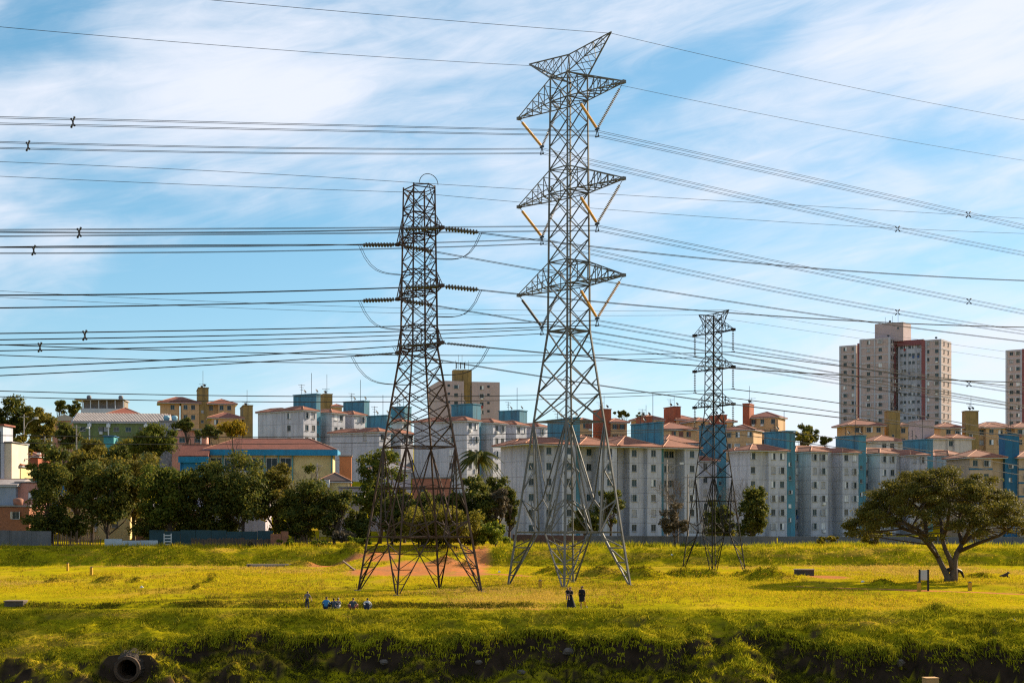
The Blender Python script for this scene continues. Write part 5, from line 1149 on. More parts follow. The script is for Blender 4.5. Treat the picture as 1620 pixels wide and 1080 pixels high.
    tree('broadleaf_tree', 'grey-leaved tree at the corner of the large white block', 786, 218, 766, 24, 832, LGREY, 137, 150, 26, .22)
    gb = 'bushes along the embankment'
    for k, (q, D, yt, w, yb, m, lab) in enumerate(((104, 296, 672, 22, 716, LDARK, 'dark garden tree at the end of the green building'), (150, 272, 694, 20, 724, LOLIVE, 'olive garden tree below the green building'), (205, 274, 697, 26, 730, LBUSH, 'yellowish garden tree left of the round tree'), (290, 279, 664, 16, 684, LDARK, 'small dark garden tree above the salmon house'), (56, 268, 690, 16, 730, LDARK, 'dark garden tree beside the utility pole'), (186, 268, 704, 22, 735, LDARK, 'dark garden tree below the kiosk'))):
        tree('broadleaf_tree', lab, q, D, yt, w, yb, m, 200+k, 150, 26, .28, 'garden trees between the houses', cw=.4)
    tree('broadleaf_tree', 'dark leafy tree standing just below the palm crown', 752, 219, 750, 40, 852, LDARK, 160, 210, 60, .25, cw=.36)
    tree('broadleaf_tree', 'dark tree right of the palm crown', 783, 225, 742, 24, 830, LDARK, 163, 200, 36, .25, cw=.4)
    tree('broadleaf_tree', 'dark leafy tree in front of the lilac wall', 566, 214, 806, 26, 862, LDARK, 164, 180, 30, .25, cw=.4)
    tree('broadleaf_tree', 'dark tree behind the left legs of the brown pylon', 622, 215, 776, 30, 862, LDARK, 165, 190, 36, .25, cw=.4)
    tree('broadleaf_tree', 'dark tree behind the golden-olive bush', 668, 214, 782, 30, 862, LDARK, 166, 190, 36, .25, cw=.4)
    tree('broadleaf_tree', 'dark tree at the salmon brick building', 706, 217, 772, 28, 845, LDARK, 161, 180, 36, .25, cw=.36)
    tree('broadleaf_tree', 'dark tree at the left corner of the large white block', 806, 224, 758, 18, 840, LDARK, 162, 160, 28, .24, cw=.4)
    for k, (q, yy) in enumerate(((112, 818), (236, 820), (352, 820), (466, 818), (66, 818), (292, 820))):
        tree('bush', 'dark undergrowth bush %s under the tree row' % ['above the stake fence', 'left of the white gate', 'behind the plank fence middle', 'right of the brick pier', 'at the weathered wall', 'right of the white gate', 'at the plank fence end', 'behind the second trunk', 'behind the middle trunks'][k], q, 214+.4*(k % 3), yy-8, 30, 864, LDARK, 170+k, 160, 20, .25, 'undergrowth below the tree row', 'bush', .08, cw=.42)
    tree('bush', 'wide golden-olive bush behind the brown pylon legs', 692, 206, 792, 72, 868, LBUSH, 138, 250, 74, .22, gb, 'bush', .16, cw=.30)
    tree('bush', 'leafy green bush left of the grey pylon', 782, 208, 826, 34, 868, LLIME, 139, 120, 26, .24, gb, 'bush', .1)
    tree('bush', 'dark green bush under the grey-leaved tree', 745, 211, 812, 30, 866, LGREEN, 140, 140, 24, .24, gb, 'bush', .1)
    tree('bush', 'bright lime weeds at the foot of the plank fence end', 452, 204, 853, 18, 870, LLIME, 141, 110, 12, .18, gb, 'bush', .05)
    tree('bush', 'bright lime bush left of the brown pylon foot', 565, 203.5, 850, 24, 872, LLIME, 142, 110, 16, .2, gb, 'bush', .05)
    tree('bush', 'lime bush between the weeds and the brown pylon', 510, 204, 857, 28, 871, LLIME, 143, 110, 16, .18, gb, 'bush', .05)
    tree('bush', 'reddish dry bush below the dark trees', 545, 207, 838, 24, 866, LGREY, 144, 120, 18, .2, gb, 'bush', .06)
    tree('bush', 'pale scrub bush left of the acacia crown', 1385, 205, 838, 30, 866, LBUSH, 145, 130, 20, .18, gb, 'bush', .08)
    tree('bush', 'low scrub in front of the long white block', 1310, 207, 850, 30, 868, LBUSH, 146, 90, 16, .16, gb, 'bush', .06)
    tree('bush', 'small reddish bush on the embankment edge', 398, 201, 857, 9, 868, LGREY, 147, 60, 8, .14, gb, 'bush', .04)
    gh = 'trees on the far hill'
    tree('broadleaf_tree', 'dark green tree on the hill left of the tall tower', 1278, 352, 669, 22, 705, LDARK, 148, 130, 22, .34, gh)
    tree('broadleaf_tree', 'yellow-green tree below the dark hill tree', 1268, 342, 685, 20, 706, LBUSH, 149, 130, 18, .32, gh)
    tree('broadleaf_tree', 'small hill tree beside the blue stair tower', 1306, 350, 690, 12, 708, LDARK, 150, 100, 12, .3, gh)
    tree('broadleaf_tree', 'flat-topped far tree on the skyline right of the grey pylon', 985, 430, 652, 16, 662, LDARK, 151, 100, 14, .36, gh)
    tree('broadleaf_tree', 'small far tree on the skyline left of a red tower', 1014, 430, 654, 9, 661, LDARK, 152, 70, 9, .34, gh)
    # bare trees
    def bare(label, px, D, ytop, w, seed, m=BARK_L, depth=5, r0=.13, g=None):
        rs = np.random.RandomState(seed); x, g0 = X(px, D), gz(X(px, D), D); H = Z(ytop, D)-g0; root = thing('bare_tree', label, 'tree', (x, D, g0), 0, g)
        b = MB(); t = MB(); rx = w/F*D
        def grow(p, d, l, r, k, buf):
            q = [p]; 
            for i in range(3): d = (d+Vector(tuple(rs.normal(0, .12, 3)))).normalized(); p = p+d*l/3; q.append(p)
            buf.tube(q, [r, r*.85, r*.72, r*.6], 5 if k < 2 else 4, cap=False)
            if k < depth:
                for _ in range(3 if k else 5):
                    nd = (d*1.0+Vector(tuple(rs.normal(0, .50, 3)))+Vector((0, 0, .22))).normalized(); nd = Vector((nd.x*1.0, nd.y, nd.z)); grow(q[rs.randint(2, 4)], nd, l*rs.uniform(.60, .78), max(r*.58, .012), k+1, b)
        grow(Vector((0, 0, -.3)), Vector((0, 0, 1)), H*.33, r0, 0, t)
        t.build('trunk', m, root); b.build('branches', m, root)
    bare('bare leafless tree in front of the large white block', 1072, 219, 724, 32, 5)
    bare('bare twiggy tree behind the small black pylon', 1168, 231, 745, 26, 8)
    bare('bare pale twigs in front of the school end wall', 492, 216, 706, 20, 9, r0=.09)
    # palm
    rs = np.random.RandomState(3); px, D = 757, 226; x = X(px, D); g0 = gz(x, D); H = Z(722, D)-g0; root = thing('palm_tree', 'palm tree with drooping fronds left of the large white block', 'palm', (x, D, g0))
    MB().tube([(0, 0, -.3), (.1, 0, H*.5), (0, 0, H)], [.26, .2, .18], 8).build('trunk', BARK_L, root)
    for i in range(46):
        a = rs.uniform(0, 6.28); el = rs.uniform(-.15, 1.2); L_ = rs.uniform(3.4, 4.9); d = Vector((math.cos(a), math.sin(a), 0)); V = []; P = []
        for t in np.linspace(0, 1, 9): P.append(Vector((0, 0, H))+d*L_*t*math.cos(el*(1-.4*t))+Vector((0, 0, L_*(math.sin(el)*t-.95*t*t))))
        sd_ = Vector((-d.y, d.x, 0))
        for j in range(8):
            for k in range(3):
                p = P[j]+(P[j+1]-P[j])*(k/3); ll = .85*math.sin(math.pi*min(1, .12+(j+k/3)/8.6))
                for sg in (-1, 1):
                    e = p+sd_*sg*ll*.75+Vector((0, 0, -ll*.65))+d*.15; w = (P[j+1]-P[j]).normalized()*.11
                    V += [p-w, p+w, e]
        MB().tube(P, [.04]*8+[.01], 4).build('midrib', LDARK, root)
        ob('frond', np_mesh('frond', np.array([tuple(v) for v in V]), 3, LDARK), None, root)
    # banana-like plants
    for i, (px, lab) in enumerate(((735, 'broad-leaved green plant below the palm'), (662, 'broad-leaved plant behind the brown pylon leg'), (555, 'broad-leaved plant at the lilac wall'))):
        D = 209; x = X(px, D); g0 = gz(x, D); root = thing('banana_plant', lab, 'plant', (x, D, g0), 0, 'broad-leaved plants'); rs = np.random.RandomState(40+i); b = MB()
        MB().tube([(0, 0, -.2), (0, 0, 2.4)], [.14, .09], 6).build('stem', LGREEN, root)
        for k in range(11):
            a = rs.uniform(0, 6.28); L_ = rs.uniform(1.3, 2.3); d = Vector((math.cos(a), math.sin(a), 0)); s_ = Vector((-d.y, d.x, 0)); el = rs.uniform(.5, 1.3); P = [Vector((0, 0, rs.uniform(1.2, 2.4)))+d*L_*t*math.cos(el)+Vector((0, 0, L_*(math.sin(el)*t-.7*t*t))) for t in np.linspace(0, 1, 6)]
            W_ = [.03, .2, .27, .25, .17, .02]; vs = []
            for p, w in zip(P, W_): vs += [tuple(p-s_*w), tuple(p+s_*w+Vector((0, 0, .02)))]
            MB().add(vs, [(2*j, 2*j+1, 2*j+3, 2*j+2) for j in range(5)]).build('leaf', LLIME, root)
    # the acacia
    rs = np.random.RandomState(17); D = 148.5; x = X(1503, D); g0 = gz(x, D); root = thing('acacia_tree', 'big spreading umbrella acacia with forked trunk at right', 'tree', (x, D, g0))
    sc = D/F; C = []; Rc = []
    cx = (1484-1503)*sc; rx, ry = 140*sc, 8.4
    while len(C) < 250:
        a = rs.uniform(0, 6.28); r = math.sqrt(rs.uniform(0, 1)); u, v = r*math.cos(a), r*math.sin(a)
        top = 12.3-5.3*r**2.6+.25*rs.normal(); dep = rs.uniform(0, 1)**1.4*(1.7+1.1*(1-r))
        if u < -.55: top -= .5
        C.append((cx+u*rx, v*ry, max(top-dep-.6, 4.3))); Rc.append(rs.uniform(.8, 1.5))
    V = leaves(C, Rc, 290, .13, rs, .42, .5, .5)
    ob('crown', np_mesh('crown', V, 4, LACAC), None, root)
    st = MB(); P = lambda px, py, y=0.0: Vector(((px-1503)*sc, y, Z(py, D)-g0))
    b = MB()
    b.tube([P(1500, 926), P(1499, 912), P(1492, 898), P(1483, 880), P(1474, 862), P(1466, 848)], [.55, .35, .29, .26, .24, .21], 9)
    b.tube([P(1507, 926), P(1509, 905), P(1510, 888), P(1514, 874), P(1522, 860)], [.58, .39, .33, .28, .23], 9)
    b.tube([P(1508, 900), P(1503, 884), P(1495, 868), P(1491, 852)], [.34, .27, .23, .20], 8)
    b.build('trunk', BARK_L, root, smooth=True)
    nodes = []
    lim = [[P(1466, 848), P(1450, 838, -1), P(1425, 826, -1.5), P(1395, 815, -2)], [P(1466, 848), P(1466, 825, .5), P(1458, 805, 1), P(1440, 786, 1.5)], [P(1466, 848), P(1440, 836, 2.5), P(1415, 822, 4), P(1385, 808, 5)],
           [P(1491, 852), P(1492, 830, -1.5), P(1488, 805, -3), P(1480, 780, -4)], [P(1491, 852), P(1498, 826, 2), P(1500, 800, 4), P(1502, 775, 5)],
           [P(1522, 860), P(1528, 838, -1), P(1532, 812, -2), P(1540, 785, -3)], [P(1522, 860), P(1545, 846, 1), P(1570, 830, 1.5), P(1592, 815, 2)], [P(1516, 872), P(1538, 858, -2), P(1560, 846, -4), P(1580, 828, -5)], [P(1522, 860), P(1530, 832, 3), P(1545, 806, 5), P(1560, 785, 6)], [P(1483, 880), P(1455, 860, -3), P(1430, 842, -5), P(1405, 828, -6)]]
    br = MB()
    for l in lim:
        q = []
        for i in range(3): q += [l[i]+(l[i+1]-l[i])*t for t in (0, .5)]
        q.append(l[3]); br.tube(q, [.24, .21, .185, .16, .14, .115, .09], 7); nodes += q[2:]
    for c in C:
        c = Vector(c); k = [n_ for n_ in nodes if n_.z < c.z+.4] or nodes; s = min(k, key=lambda n_: (n_-c).length); cc = curve(s, c, .09, rs, 5); br.tube(cc, [.085, .065, .05, .035, .015], 5)
    br.build('branches', BARK, root, smooth=True)
build_trees()

# ---------------------------------------------------------------- people and animals
def skin(name, V, E, Rd, m, parent, root=0, sub=1):
    """surface grown round a skeleton of joints"""
    me = bpy.data.meshes.new(name+'_skeleton'); me.from_pydata([tuple(v) for v in V], E, [])
    o = bpy.data.objects.new(name+'_skeleton', me); COL.objects.link(o)
    md = o.modifiers.new('skin', 'SKIN'); md.use_smooth_shade = True
    if not me.skin_vertices: 
        o.data.skin_vertices.new() if hasattr(o.data.skin_vertices, 'new') else None
    sv = me.skin_vertices[0].data
    for i, r in enumerate(Rd):
        sv[i].radius = (r, r) if isinstance(r, (int, float)) else r; sv[i].use_root = (i == root)
    o.modifiers.new('sub', 'SUBSURF').levels = sub
    dg = bpy.context.evaluated_depsgraph_get(); dg.update()
    m2 = bpy.data.meshes.new_from_object(o.evaluated_get(dg)); m2.name = name
    bpy.data.objects.remove(o); bpy.data.meshes.remove(me)
    m2.materials.clear(); m2.materials.append(m); m2.polygons.foreach_set('use_smooth', [True]*len(m2.polygons))
    return ob(name, m2, None, parent)
SKIN_ = mat('skin', (0.30, 0.16, 0.10), rough=.6); HAIR = mat('hair', (0.012, 0.010, 0.009), rough=.6); SHOE = mat('shoe', (0.30, 0.28, 0.26), rough=.7)
def cloth(n, c): return mat('cloth_'+n, c, tuple(v*.75 for v in c), rough=.9, scale=(4, 4, 4))
def head(V, E, Rd, neck_i, c, f, s=1.0):
    """jaw, brow, crown, nose and ears on top of the neck; c is the head centre, f the facing direction"""
    c = Vector(c); f = Vector(f).normalized(); r = f.cross(Vector((0, 0, 1))).normalized(); b = len(V)
    V += [c+Vector((0, 0, -.075*s))+f*.015, c+Vector((0, 0, .01)), c+Vector((0, 0, .085*s))-f*.01, c+f*.118*s+Vector((0, 0, -.015)), c+r*.088*s, c-r*.088*s, c+f*.085*s+Vector((0, 0, -.085*s))]
    Rd += [.066*s, .088*s, .066*s, .014*s, .020*s, .020*s, .03*s]
    E += [(neck_i, b), (b, b+1), (b+1, b+2), (b+1, b+3), (b+1, b+4), (b+1, b+5), (b, b+6)]
def hand(V, E, Rd, wi, d, up, s=1.0):
    """palm, four fingers and a thumb past wrist vertex wi"""
    w = Vector(V[wi]); d = Vector(d).normalized(); up = Vector(up); r = d.cross(up).normalized(); up = r.cross(d).normalized(); p = len(V)
    V.append(w+d*.055*s); Rd.append((.032*s, .018*s)); E.append((wi, p)); V.append(w+d*.095*s); Rd.append((.036*s, .016*s)); E.append((p, p+1))
    for k, (o, l) in enumerate(((-.03, .062), (-.010, .074), (.011, .068), (.031, .05))):
        a = len(V); V += [w+d*(.095+l*.55)*s+r*o*s, w+d*(.095+l*.95)*s+r*o*s-up*.022*s]; Rd += [.009*s, .008*s]; E += [(p+1, a), (a, a+1)]
    a = len(V); V += [w+d*.075*s-r*.05*s, w+d*.105*s-r*.062*s-up*.015*s]; Rd += [.011*s, .009*s]; E += [(p, a), (a, a+1)]
def person(label, px, D, J, face, s=1.0, clothes=(), hair=True, skirt=None, hat=None, dz=0.0, name='person', hairlen=0):
    """J: joints in metres relative to the ground point below the figure (x right, y away, z up)"""
    x = X(px, D); g = gz(x, D)+dz; root = thing(name, label, 'person', (x, D, g), 0, 'people in the field')
    K = {k: Vector(v)*s for k, v in J.items()}
    V, E, Rd = [], [], []; ix = {}
    def av(k, r, par=None):
        ix[k] = len(V); V.append(K[k]); Rd.append(r*s if isinstance(r, (int, float)) else (r[0]*s, r[1]*s))
        if par: E.append((ix[par], ix[k]))
    av('pelvis', (.145, .11)); av('waist', (.125, .095), 'pelvis'); av('chest', (.155, .105), 'waist'); av('neck', .052, 'chest')
    for sd_ in 'lr':
        av('sh'+sd_, .062, 'chest'); av('el'+sd_, .043, 'sh'+sd_); av('wr'+sd_, .028, 'el'+sd_)
        av('hp'+sd_, .085, 'pelvis'); av('kn'+sd_, .058, 'hp'+sd_); av('an'+sd_, .040, 'kn'+sd_); av('to'+sd_, .034, 'an'+sd_)
    head(V, E, Rd, ix['neck'], K['head'], face, s)
    for sd_ in 'lr': hand(V, E, Rd, ix['wr'+sd_], K['wr'+sd_]-K['el'+sd_], (0, 0, 1), s)
    skin('body', V, E, Rd, SKIN_, root)
    ch = {'torso': (['pelvis', 'waist', 'chest', 'nk'], [(.165, .13), (.145, .115), (.175, .125), .07]),
          'sleeves': None, 'legs': None, 'shorts': None}
    for kind, m in clothes:
        V, E, Rd = [], [], []
        if kind in ('shirt', 'jacket'):
            K['nk'] = K['chest']+(K['neck']-K['chest'])*.75
            V = [K['pelvis']-(K['waist']-K['pelvis'])*.25, K['waist'], K['chest'], K['nk']]; Rd = [(.170*s, .135*s), (.150*s, .120*s), (.178*s, .130*s), .072*s]; E = [(0, 1), (1, 2), (2, 3)]
            for sd_ in 'lr':
                b = len(V); end = K['el'+sd_] if kind == 'shirt' else K['el'+sd_]+(K['wr'+sd_]-K['el'+sd_])*.9
                V += [K['sh'+sd_], K['sh'+sd_]+(K['el'+sd_]-K['sh'+sd_])*.9]; Rd += [.078*s, .062*s]; E += [(2, b), (b, b+1)]
                if kind == 'jacket': V += [end]; Rd += [.048*s]; E += [(b+1, b+2)]
        elif kind in ('trousers', 'shorts'):
            V = [K['pelvis']]; Rd = [(.160*s, .130*s)]
            for sd_ in 'lr':
                b = len(V); kn = K['kn'+sd_] if kind == 'trousers' else K['hp'+sd_]+(K['kn'+sd_]-K['hp'+sd_])*.85
                V += [K['hp'+sd_], kn]; Rd += [.102*s, .080*s]; E += [(0, b), (b, b+1)]
                if kind == 'trousers': V += [K['an'+sd_]+(K['kn'+sd_]-K['an'+sd_])*.12]; Rd += [.062*s]; E += [(b+1, b+2)]
        skin(kind, V, E, Rd, m, root)
    for sd_ in 'lr':
        a, t = K['an'+sd_], K['to'+sd_]; skin('shoe', [a+(a-t)*.25, a, t], [(0, 1), (1, 2)], [.045*s, .052*s, .044*s], SHOE, root, 1)
    if skirt:
        m, zb, r0, r1, cx = skirt; pr = []; b = MB(); n = 14; top = K['waist']
        for i in range(7):
            t = i/6; rr = (r0+(r1-r0)*t)*s; c = Vector((top.x+(cx-top.x)*t, top.y, top.z+(zb*s-top.z)*t))
            for k in range(n): 
                w = 1+.10*math.sin(k*3.0+1)*t; b.v.append((c.x+rr*w*math.cos(6.2832*k/n), c.y+rr*.8*w*math.sin(6.2832*k/n), c.z))
        for i in range(6):
            for k in range(n): b.f.append((i*n+k, i*n+(k+1) % n, (i+1)*n+(k+1) % n, (i+1)*n+k)); b.m.append(0)
        b.f.append(tuple(range(n))); b.m.append(0); b.f.append(tuple(6*n+k for k in range(n))[::-1]); b.m.append(0); b.build('skirt', m, root, smooth=True)
    h = K['head']; f = Vector(face).normalized()
    if hair: 
        hv = [h+Vector((0, 0, .075*s))-f*.015, h-f*.045*s+Vector((0, 0, .03*s)), h-f*.06*s-Vector((0, 0, .05*s+hairlen*s))]; skin('hair', hv, [(0, 1), (1, 2)], [.088*s, .092*s, .065*s], HAIR, root)
    if hat: skin('cap', [h+Vector((0, 0, .085*s)), h+Vector((0, 0, .06*s))+f*.11], [(0, 1)], [.096*s, .05*s], hat, root)
    return root
def stand(lean=0, step=.0, arms=((-.1, .02), (.1, .02))):
    return dict(pelvis=(0, 0, .94), waist=(lean*.3, 0, 1.10), chest=(lean*.7, 0, 1.34), neck=(lean, 0, 1.50), head=(lean*1.15, 0, 1.63),
        shl=(lean*.8-.17, 0, 1.40), ell=(-.23+arms[0][0]*.5, .02, 1.14), wrl=(-.22+arms[0][0], -.06, .90), shr=(lean*.8+.17, 0, 1.40), elr=(.23+arms[1][0]*.5, .02, 1.14), wrr=(.22+arms[1][0], -.06, .90),
        hpl=(-.09, 0, .90), knl=(-.09-step*.5, -.03, .49), anl=(-.09-step, .0, .08), tol=(-.22-step, -.04, .035), hpr=(.09, 0, .90), knr=(.09+step*.4, -.03, .49), anr=(.09+step, 0, .08), tor=(.0+step, -.04, .035))
def sit(lean=0, spread=.2, turn=0.0, armx=.0):
    """seated on the ground, seen from behind, knees up in front"""
    return dict(pelvis=(0, 0, .16), waist=(lean*.3, .05, .32), chest=(lean*.7, .10, .54), neck=(lean, .14, .70), head=(lean*1.1, .17, .83),
        shl=(lean*.8-.18, .11, .60), ell=(-.30+armx, .26, .42), wrl=(-.20, .48, .36), shr=(lean*.8+.18, .11, .60), elr=(.30+armx, .26, .42), wrr=(.20, .48, .36),
        hpl=(-.10, .06, .13), knl=(-spread, .45, .42), anl=(-spread+.05, .66, .07), tol=(-spread+.04, .80, .05), hpr=(.10, .06, .13), knr=(spread, .45, .42), anr=(spread-.05, .66, .07), tor=(spread-.04, .80, .05))
def build_people():
    D = 110.6; blk = cloth('black', (0.008, 0.009, 0.014)); nv = cloth('navy', (0.012, 0.022, 0.05)); bl = cloth('blue', (0.03, 0.17, 0.38)); gr = cloth('grey', (0.12, 0.12, 0.15)); slate = cloth('slate', (0.035, 0.055, 0.085)); wh = cloth('white', (0.50, 0.52, 0.56)); ye = cloth('yellow', (0.62, 0.36, 0.02)); tan = cloth('tan', (0.32, 0.18, 0.14)); red = cloth('maroon', (0.13, 0.03, 0.03))
    j = stand(.03, .03, ((-.12, 0), (.20, 0))); j['wrr'] = (.42, -.12, .92)
    person('boy in grey shirt standing left of the seated group', 486, D, j, (.3, .9, 0), .82, [('shirt', gr), ('trousers', nv)])
    person('person in bright blue jacket sitting on the path with back turned', 515.5, D, sit(.02, .28), (-.1, 1, 0), 1.04, [('jacket', bl), ('trousers', nv)])
    person('person in dark slate jacket sitting close beside the blue jacket', 528.5, D, sit(-.05, .22), (-.2, 1, 0), .95, [('jacket', slate), ('trousers', nv)])
    person('small seated person with a pale cap at the right of the pair', 533.5, D+.5, sit(.05, .2), (.6, .8, 0), .90, [('jacket', gr), ('trousers', wh)], hat=wh)
    person('person in dark shirt with bare forearms sitting apart with knees spread', 557.5, D, sit(.05, .38), (.1, 1, 0), 1.0, [('shirt', slate), ('shorts', red)])
    person('person in white and navy jacket sitting at the right end of the group', 580.5, D, sit(.02, .3), (-.3, 1, 0), 1.0, [('jacket', wh), ('trousers', slate)])
    MB().add([(-.17, -.16, .02), (.19, -.16, .02), (.19, -.15, .50), (-.10, -.12, .60)], [(0, 1, 2, 3)]).build('back_panel', nv, bpy.data.objects[[o.name for o in bpy.data.objects if o.get('label', '').startswith('person in white and navy')][0]], (0, -.012, 0))
    D = 111.0
    j = stand(.0, .10, ((0, 0), (0, 0))); j.update(ell=(-.26, -.10, 1.14), wrl=(-.20, -.20, 1.34), elr=(.20, -.16, 1.14), wrr=(-.08, -.24, 1.20), tor=(.30, -.04, .06), anr=(.20, 0, .12))
    person('woman in long black dress carrying a small child', 902, D, j, (-.8, -.4, 0), 1.0, [('shirt', blk)], skirt=(blk, .16, .15, .36, .06), hairlen=.02)
    c = dict(pelvis=(0, 0, .20), waist=(0, 0, .32), chest=(0, 0, .50), neck=(-.01, 0, .62), head=(-.02, 0, .74), shl=(-.14, 0, .55), ell=(-.2, -.08, .38), wrl=(-.16, -.18, .30), shr=(.14, 0, .55), elr=(.22, 0, .42), wrr=(.30, 0, .46), hpl=(-.08, 0, .16), knl=(-.12, -.12, -.06), anl=(-.12, -.06, -.30), tol=(-.13, -.14, -.33), hpr=(.08, 0, .16), knr=(.14, -.10, -.06), anr=(.14, -.04, -.30), tor=(.14, -.12, -.33))
    person('small dark-haired child held in the arms of the woman in the long black dress', 898.2, D-.28, c, (.4, -.9, 0), .80, [('shirt', blk), ('trousers', tan)], dz=1.02)
    j = stand(.0, .16, ((.02, 0), (-.02, 0))); j.update(anr=(.34, .0, .16), tor=(.44, .0, .02), knr=(.20, -.03, .50), anl=(-.06, 0, .08), tol=(-.17, -.03, .035), knl=(-.06, -.03, .49))
    r = person('person in knee-length black coat walking left behind the woman with the child', 920.5, D, j, (-1, -.1, 0), 1.06, [('jacket', blk)], skirt=(blk, .56, .17, .235, 0.02), hairlen=.01)
    b = MB(); b.add([(.10, -.22, .62), (.34, -.26, .60), (.36, -.22, .30), (.12, -.18, .30), (.10, -.12, .62), (.34, -.14, .60), (.36, -.10, .30), (.12, -.08, .30)], [(0, 1, 2, 3), (7, 6, 5, 4), (0, 4, 5, 1), (1, 5, 6, 2), (2, 6, 7, 3), (3, 7, 4, 0)]).tube([(.14, -.18, .62), (.2, -.16, .74), (.28, -.18, .61)], .015, 5)
    bag = b.build('carrier_bag', ye, None, tuple(Vector(r.location))); tag(bag, 'yellow carrier bag held by the person in the black coat', 'bag')
    # horse behind the acacia trunk
    D = 153.5; x = X(1506, D); g = gz(x, D); hm = mat('horse_coat', (0.012, 0.010, 0.010), rough=.5); root = thing('horse', 'black horse grazing behind the acacia trunk', 'horse', (x, D, g))
    V = [(-.55, 0, 1.15), (-.15, 0, 1.08), (.30, 0, 1.08), (.62, 0, 1.16), (.90, 0, .98), (1.12, 0, .66), (1.22, 0, .40), (1.30, 0, .16), (-.80, 0, 1.12), (-.92, 0, .80), (-.90, 0, .45)]
    Rd = [(.27, .30), (.28, .32), (.27, .31), (.24, .27), (.15, .19), (.11, .15), (.10, .12), (.055, .07), .06, .05, .02]; E = [(0, 1), (1, 2), (2, 3), (3, 4), (4, 5), (5, 6), (6, 7), (0, 8), (8, 9), (9, 10)]
    for sy in (-1, 1):
        b = len(V); V += [(.58, sy*.16, .85), (.60, sy*.16, .48), (.57, sy*.16, .10), (.61, sy*.16, .03)]; Rd += [.13, .06, .042, .06]; E += [(3, b), (b, b+1), (b+1, b+2), (b+2, b+3)]
        b = len(V); V += [(-.50, sy*.17, .86), (-.42, sy*.17, .66), (-.66, sy*.17, .46), (-.62, sy*.17, .10), (-.58, sy*.17, .03)]; Rd += [.17, .11, .055, .042, .06]; E += [(0, b), (b, b+1), (b+1, b+2), (b+2, b+3), (b+3, b+4)]
        b = len(V); V += [(1.10, sy*.09, .78), (1.08, sy*.11, .86)]; Rd += [.03, .015]; E += [(5, b), (b, b+1)]
    skin('body', [Vector(v) for v in V], E, Rd, hm, root)
    D = 158; x = X(1588, D); g = gz(x, D); root = thing('dog', 'small dark dog lying in the grass right of the acacia', 'dog', (x, D, g)); dm = mat('dog_coat', (0.035, 0.02, 0.016), (0.10, 0.07, 0.05), rough=.8, scale=(5, 5, 5))
    V = [(-.35, 0, .20), (0, 0, .24), (.28, 0, .30), (.40, 0, .48), (.50, 0, .55), (.68, 0, .50), (.45, .08, .68), (.45, -.08, .68), (-.55, .05, .12), (.45, .12, .08), (.72, .12, .05), (.45, -.12, .08), (.72, -.12, .05), (-.30, .18, .12), (-.05, .25, .05), (-.30, -.18, .12), (-.05, -.25, .05)]
    E = [(0, 1), (1, 2), (2, 3), (3, 4), (4, 5), (4, 6), (4, 7), (0, 8), (2, 9), (9, 10), (2, 11), (11, 12), (0, 13), (13, 14), (0, 15), (15, 16)]; Rd = [.17, .17, .18, .11, .11, .055, .035, .035, .03, .06, .04, .06, .04, .09, .045, .09, .045]
    skin('body', [Vector(v) for v in V], E, Rd, dm, root)
build_people()

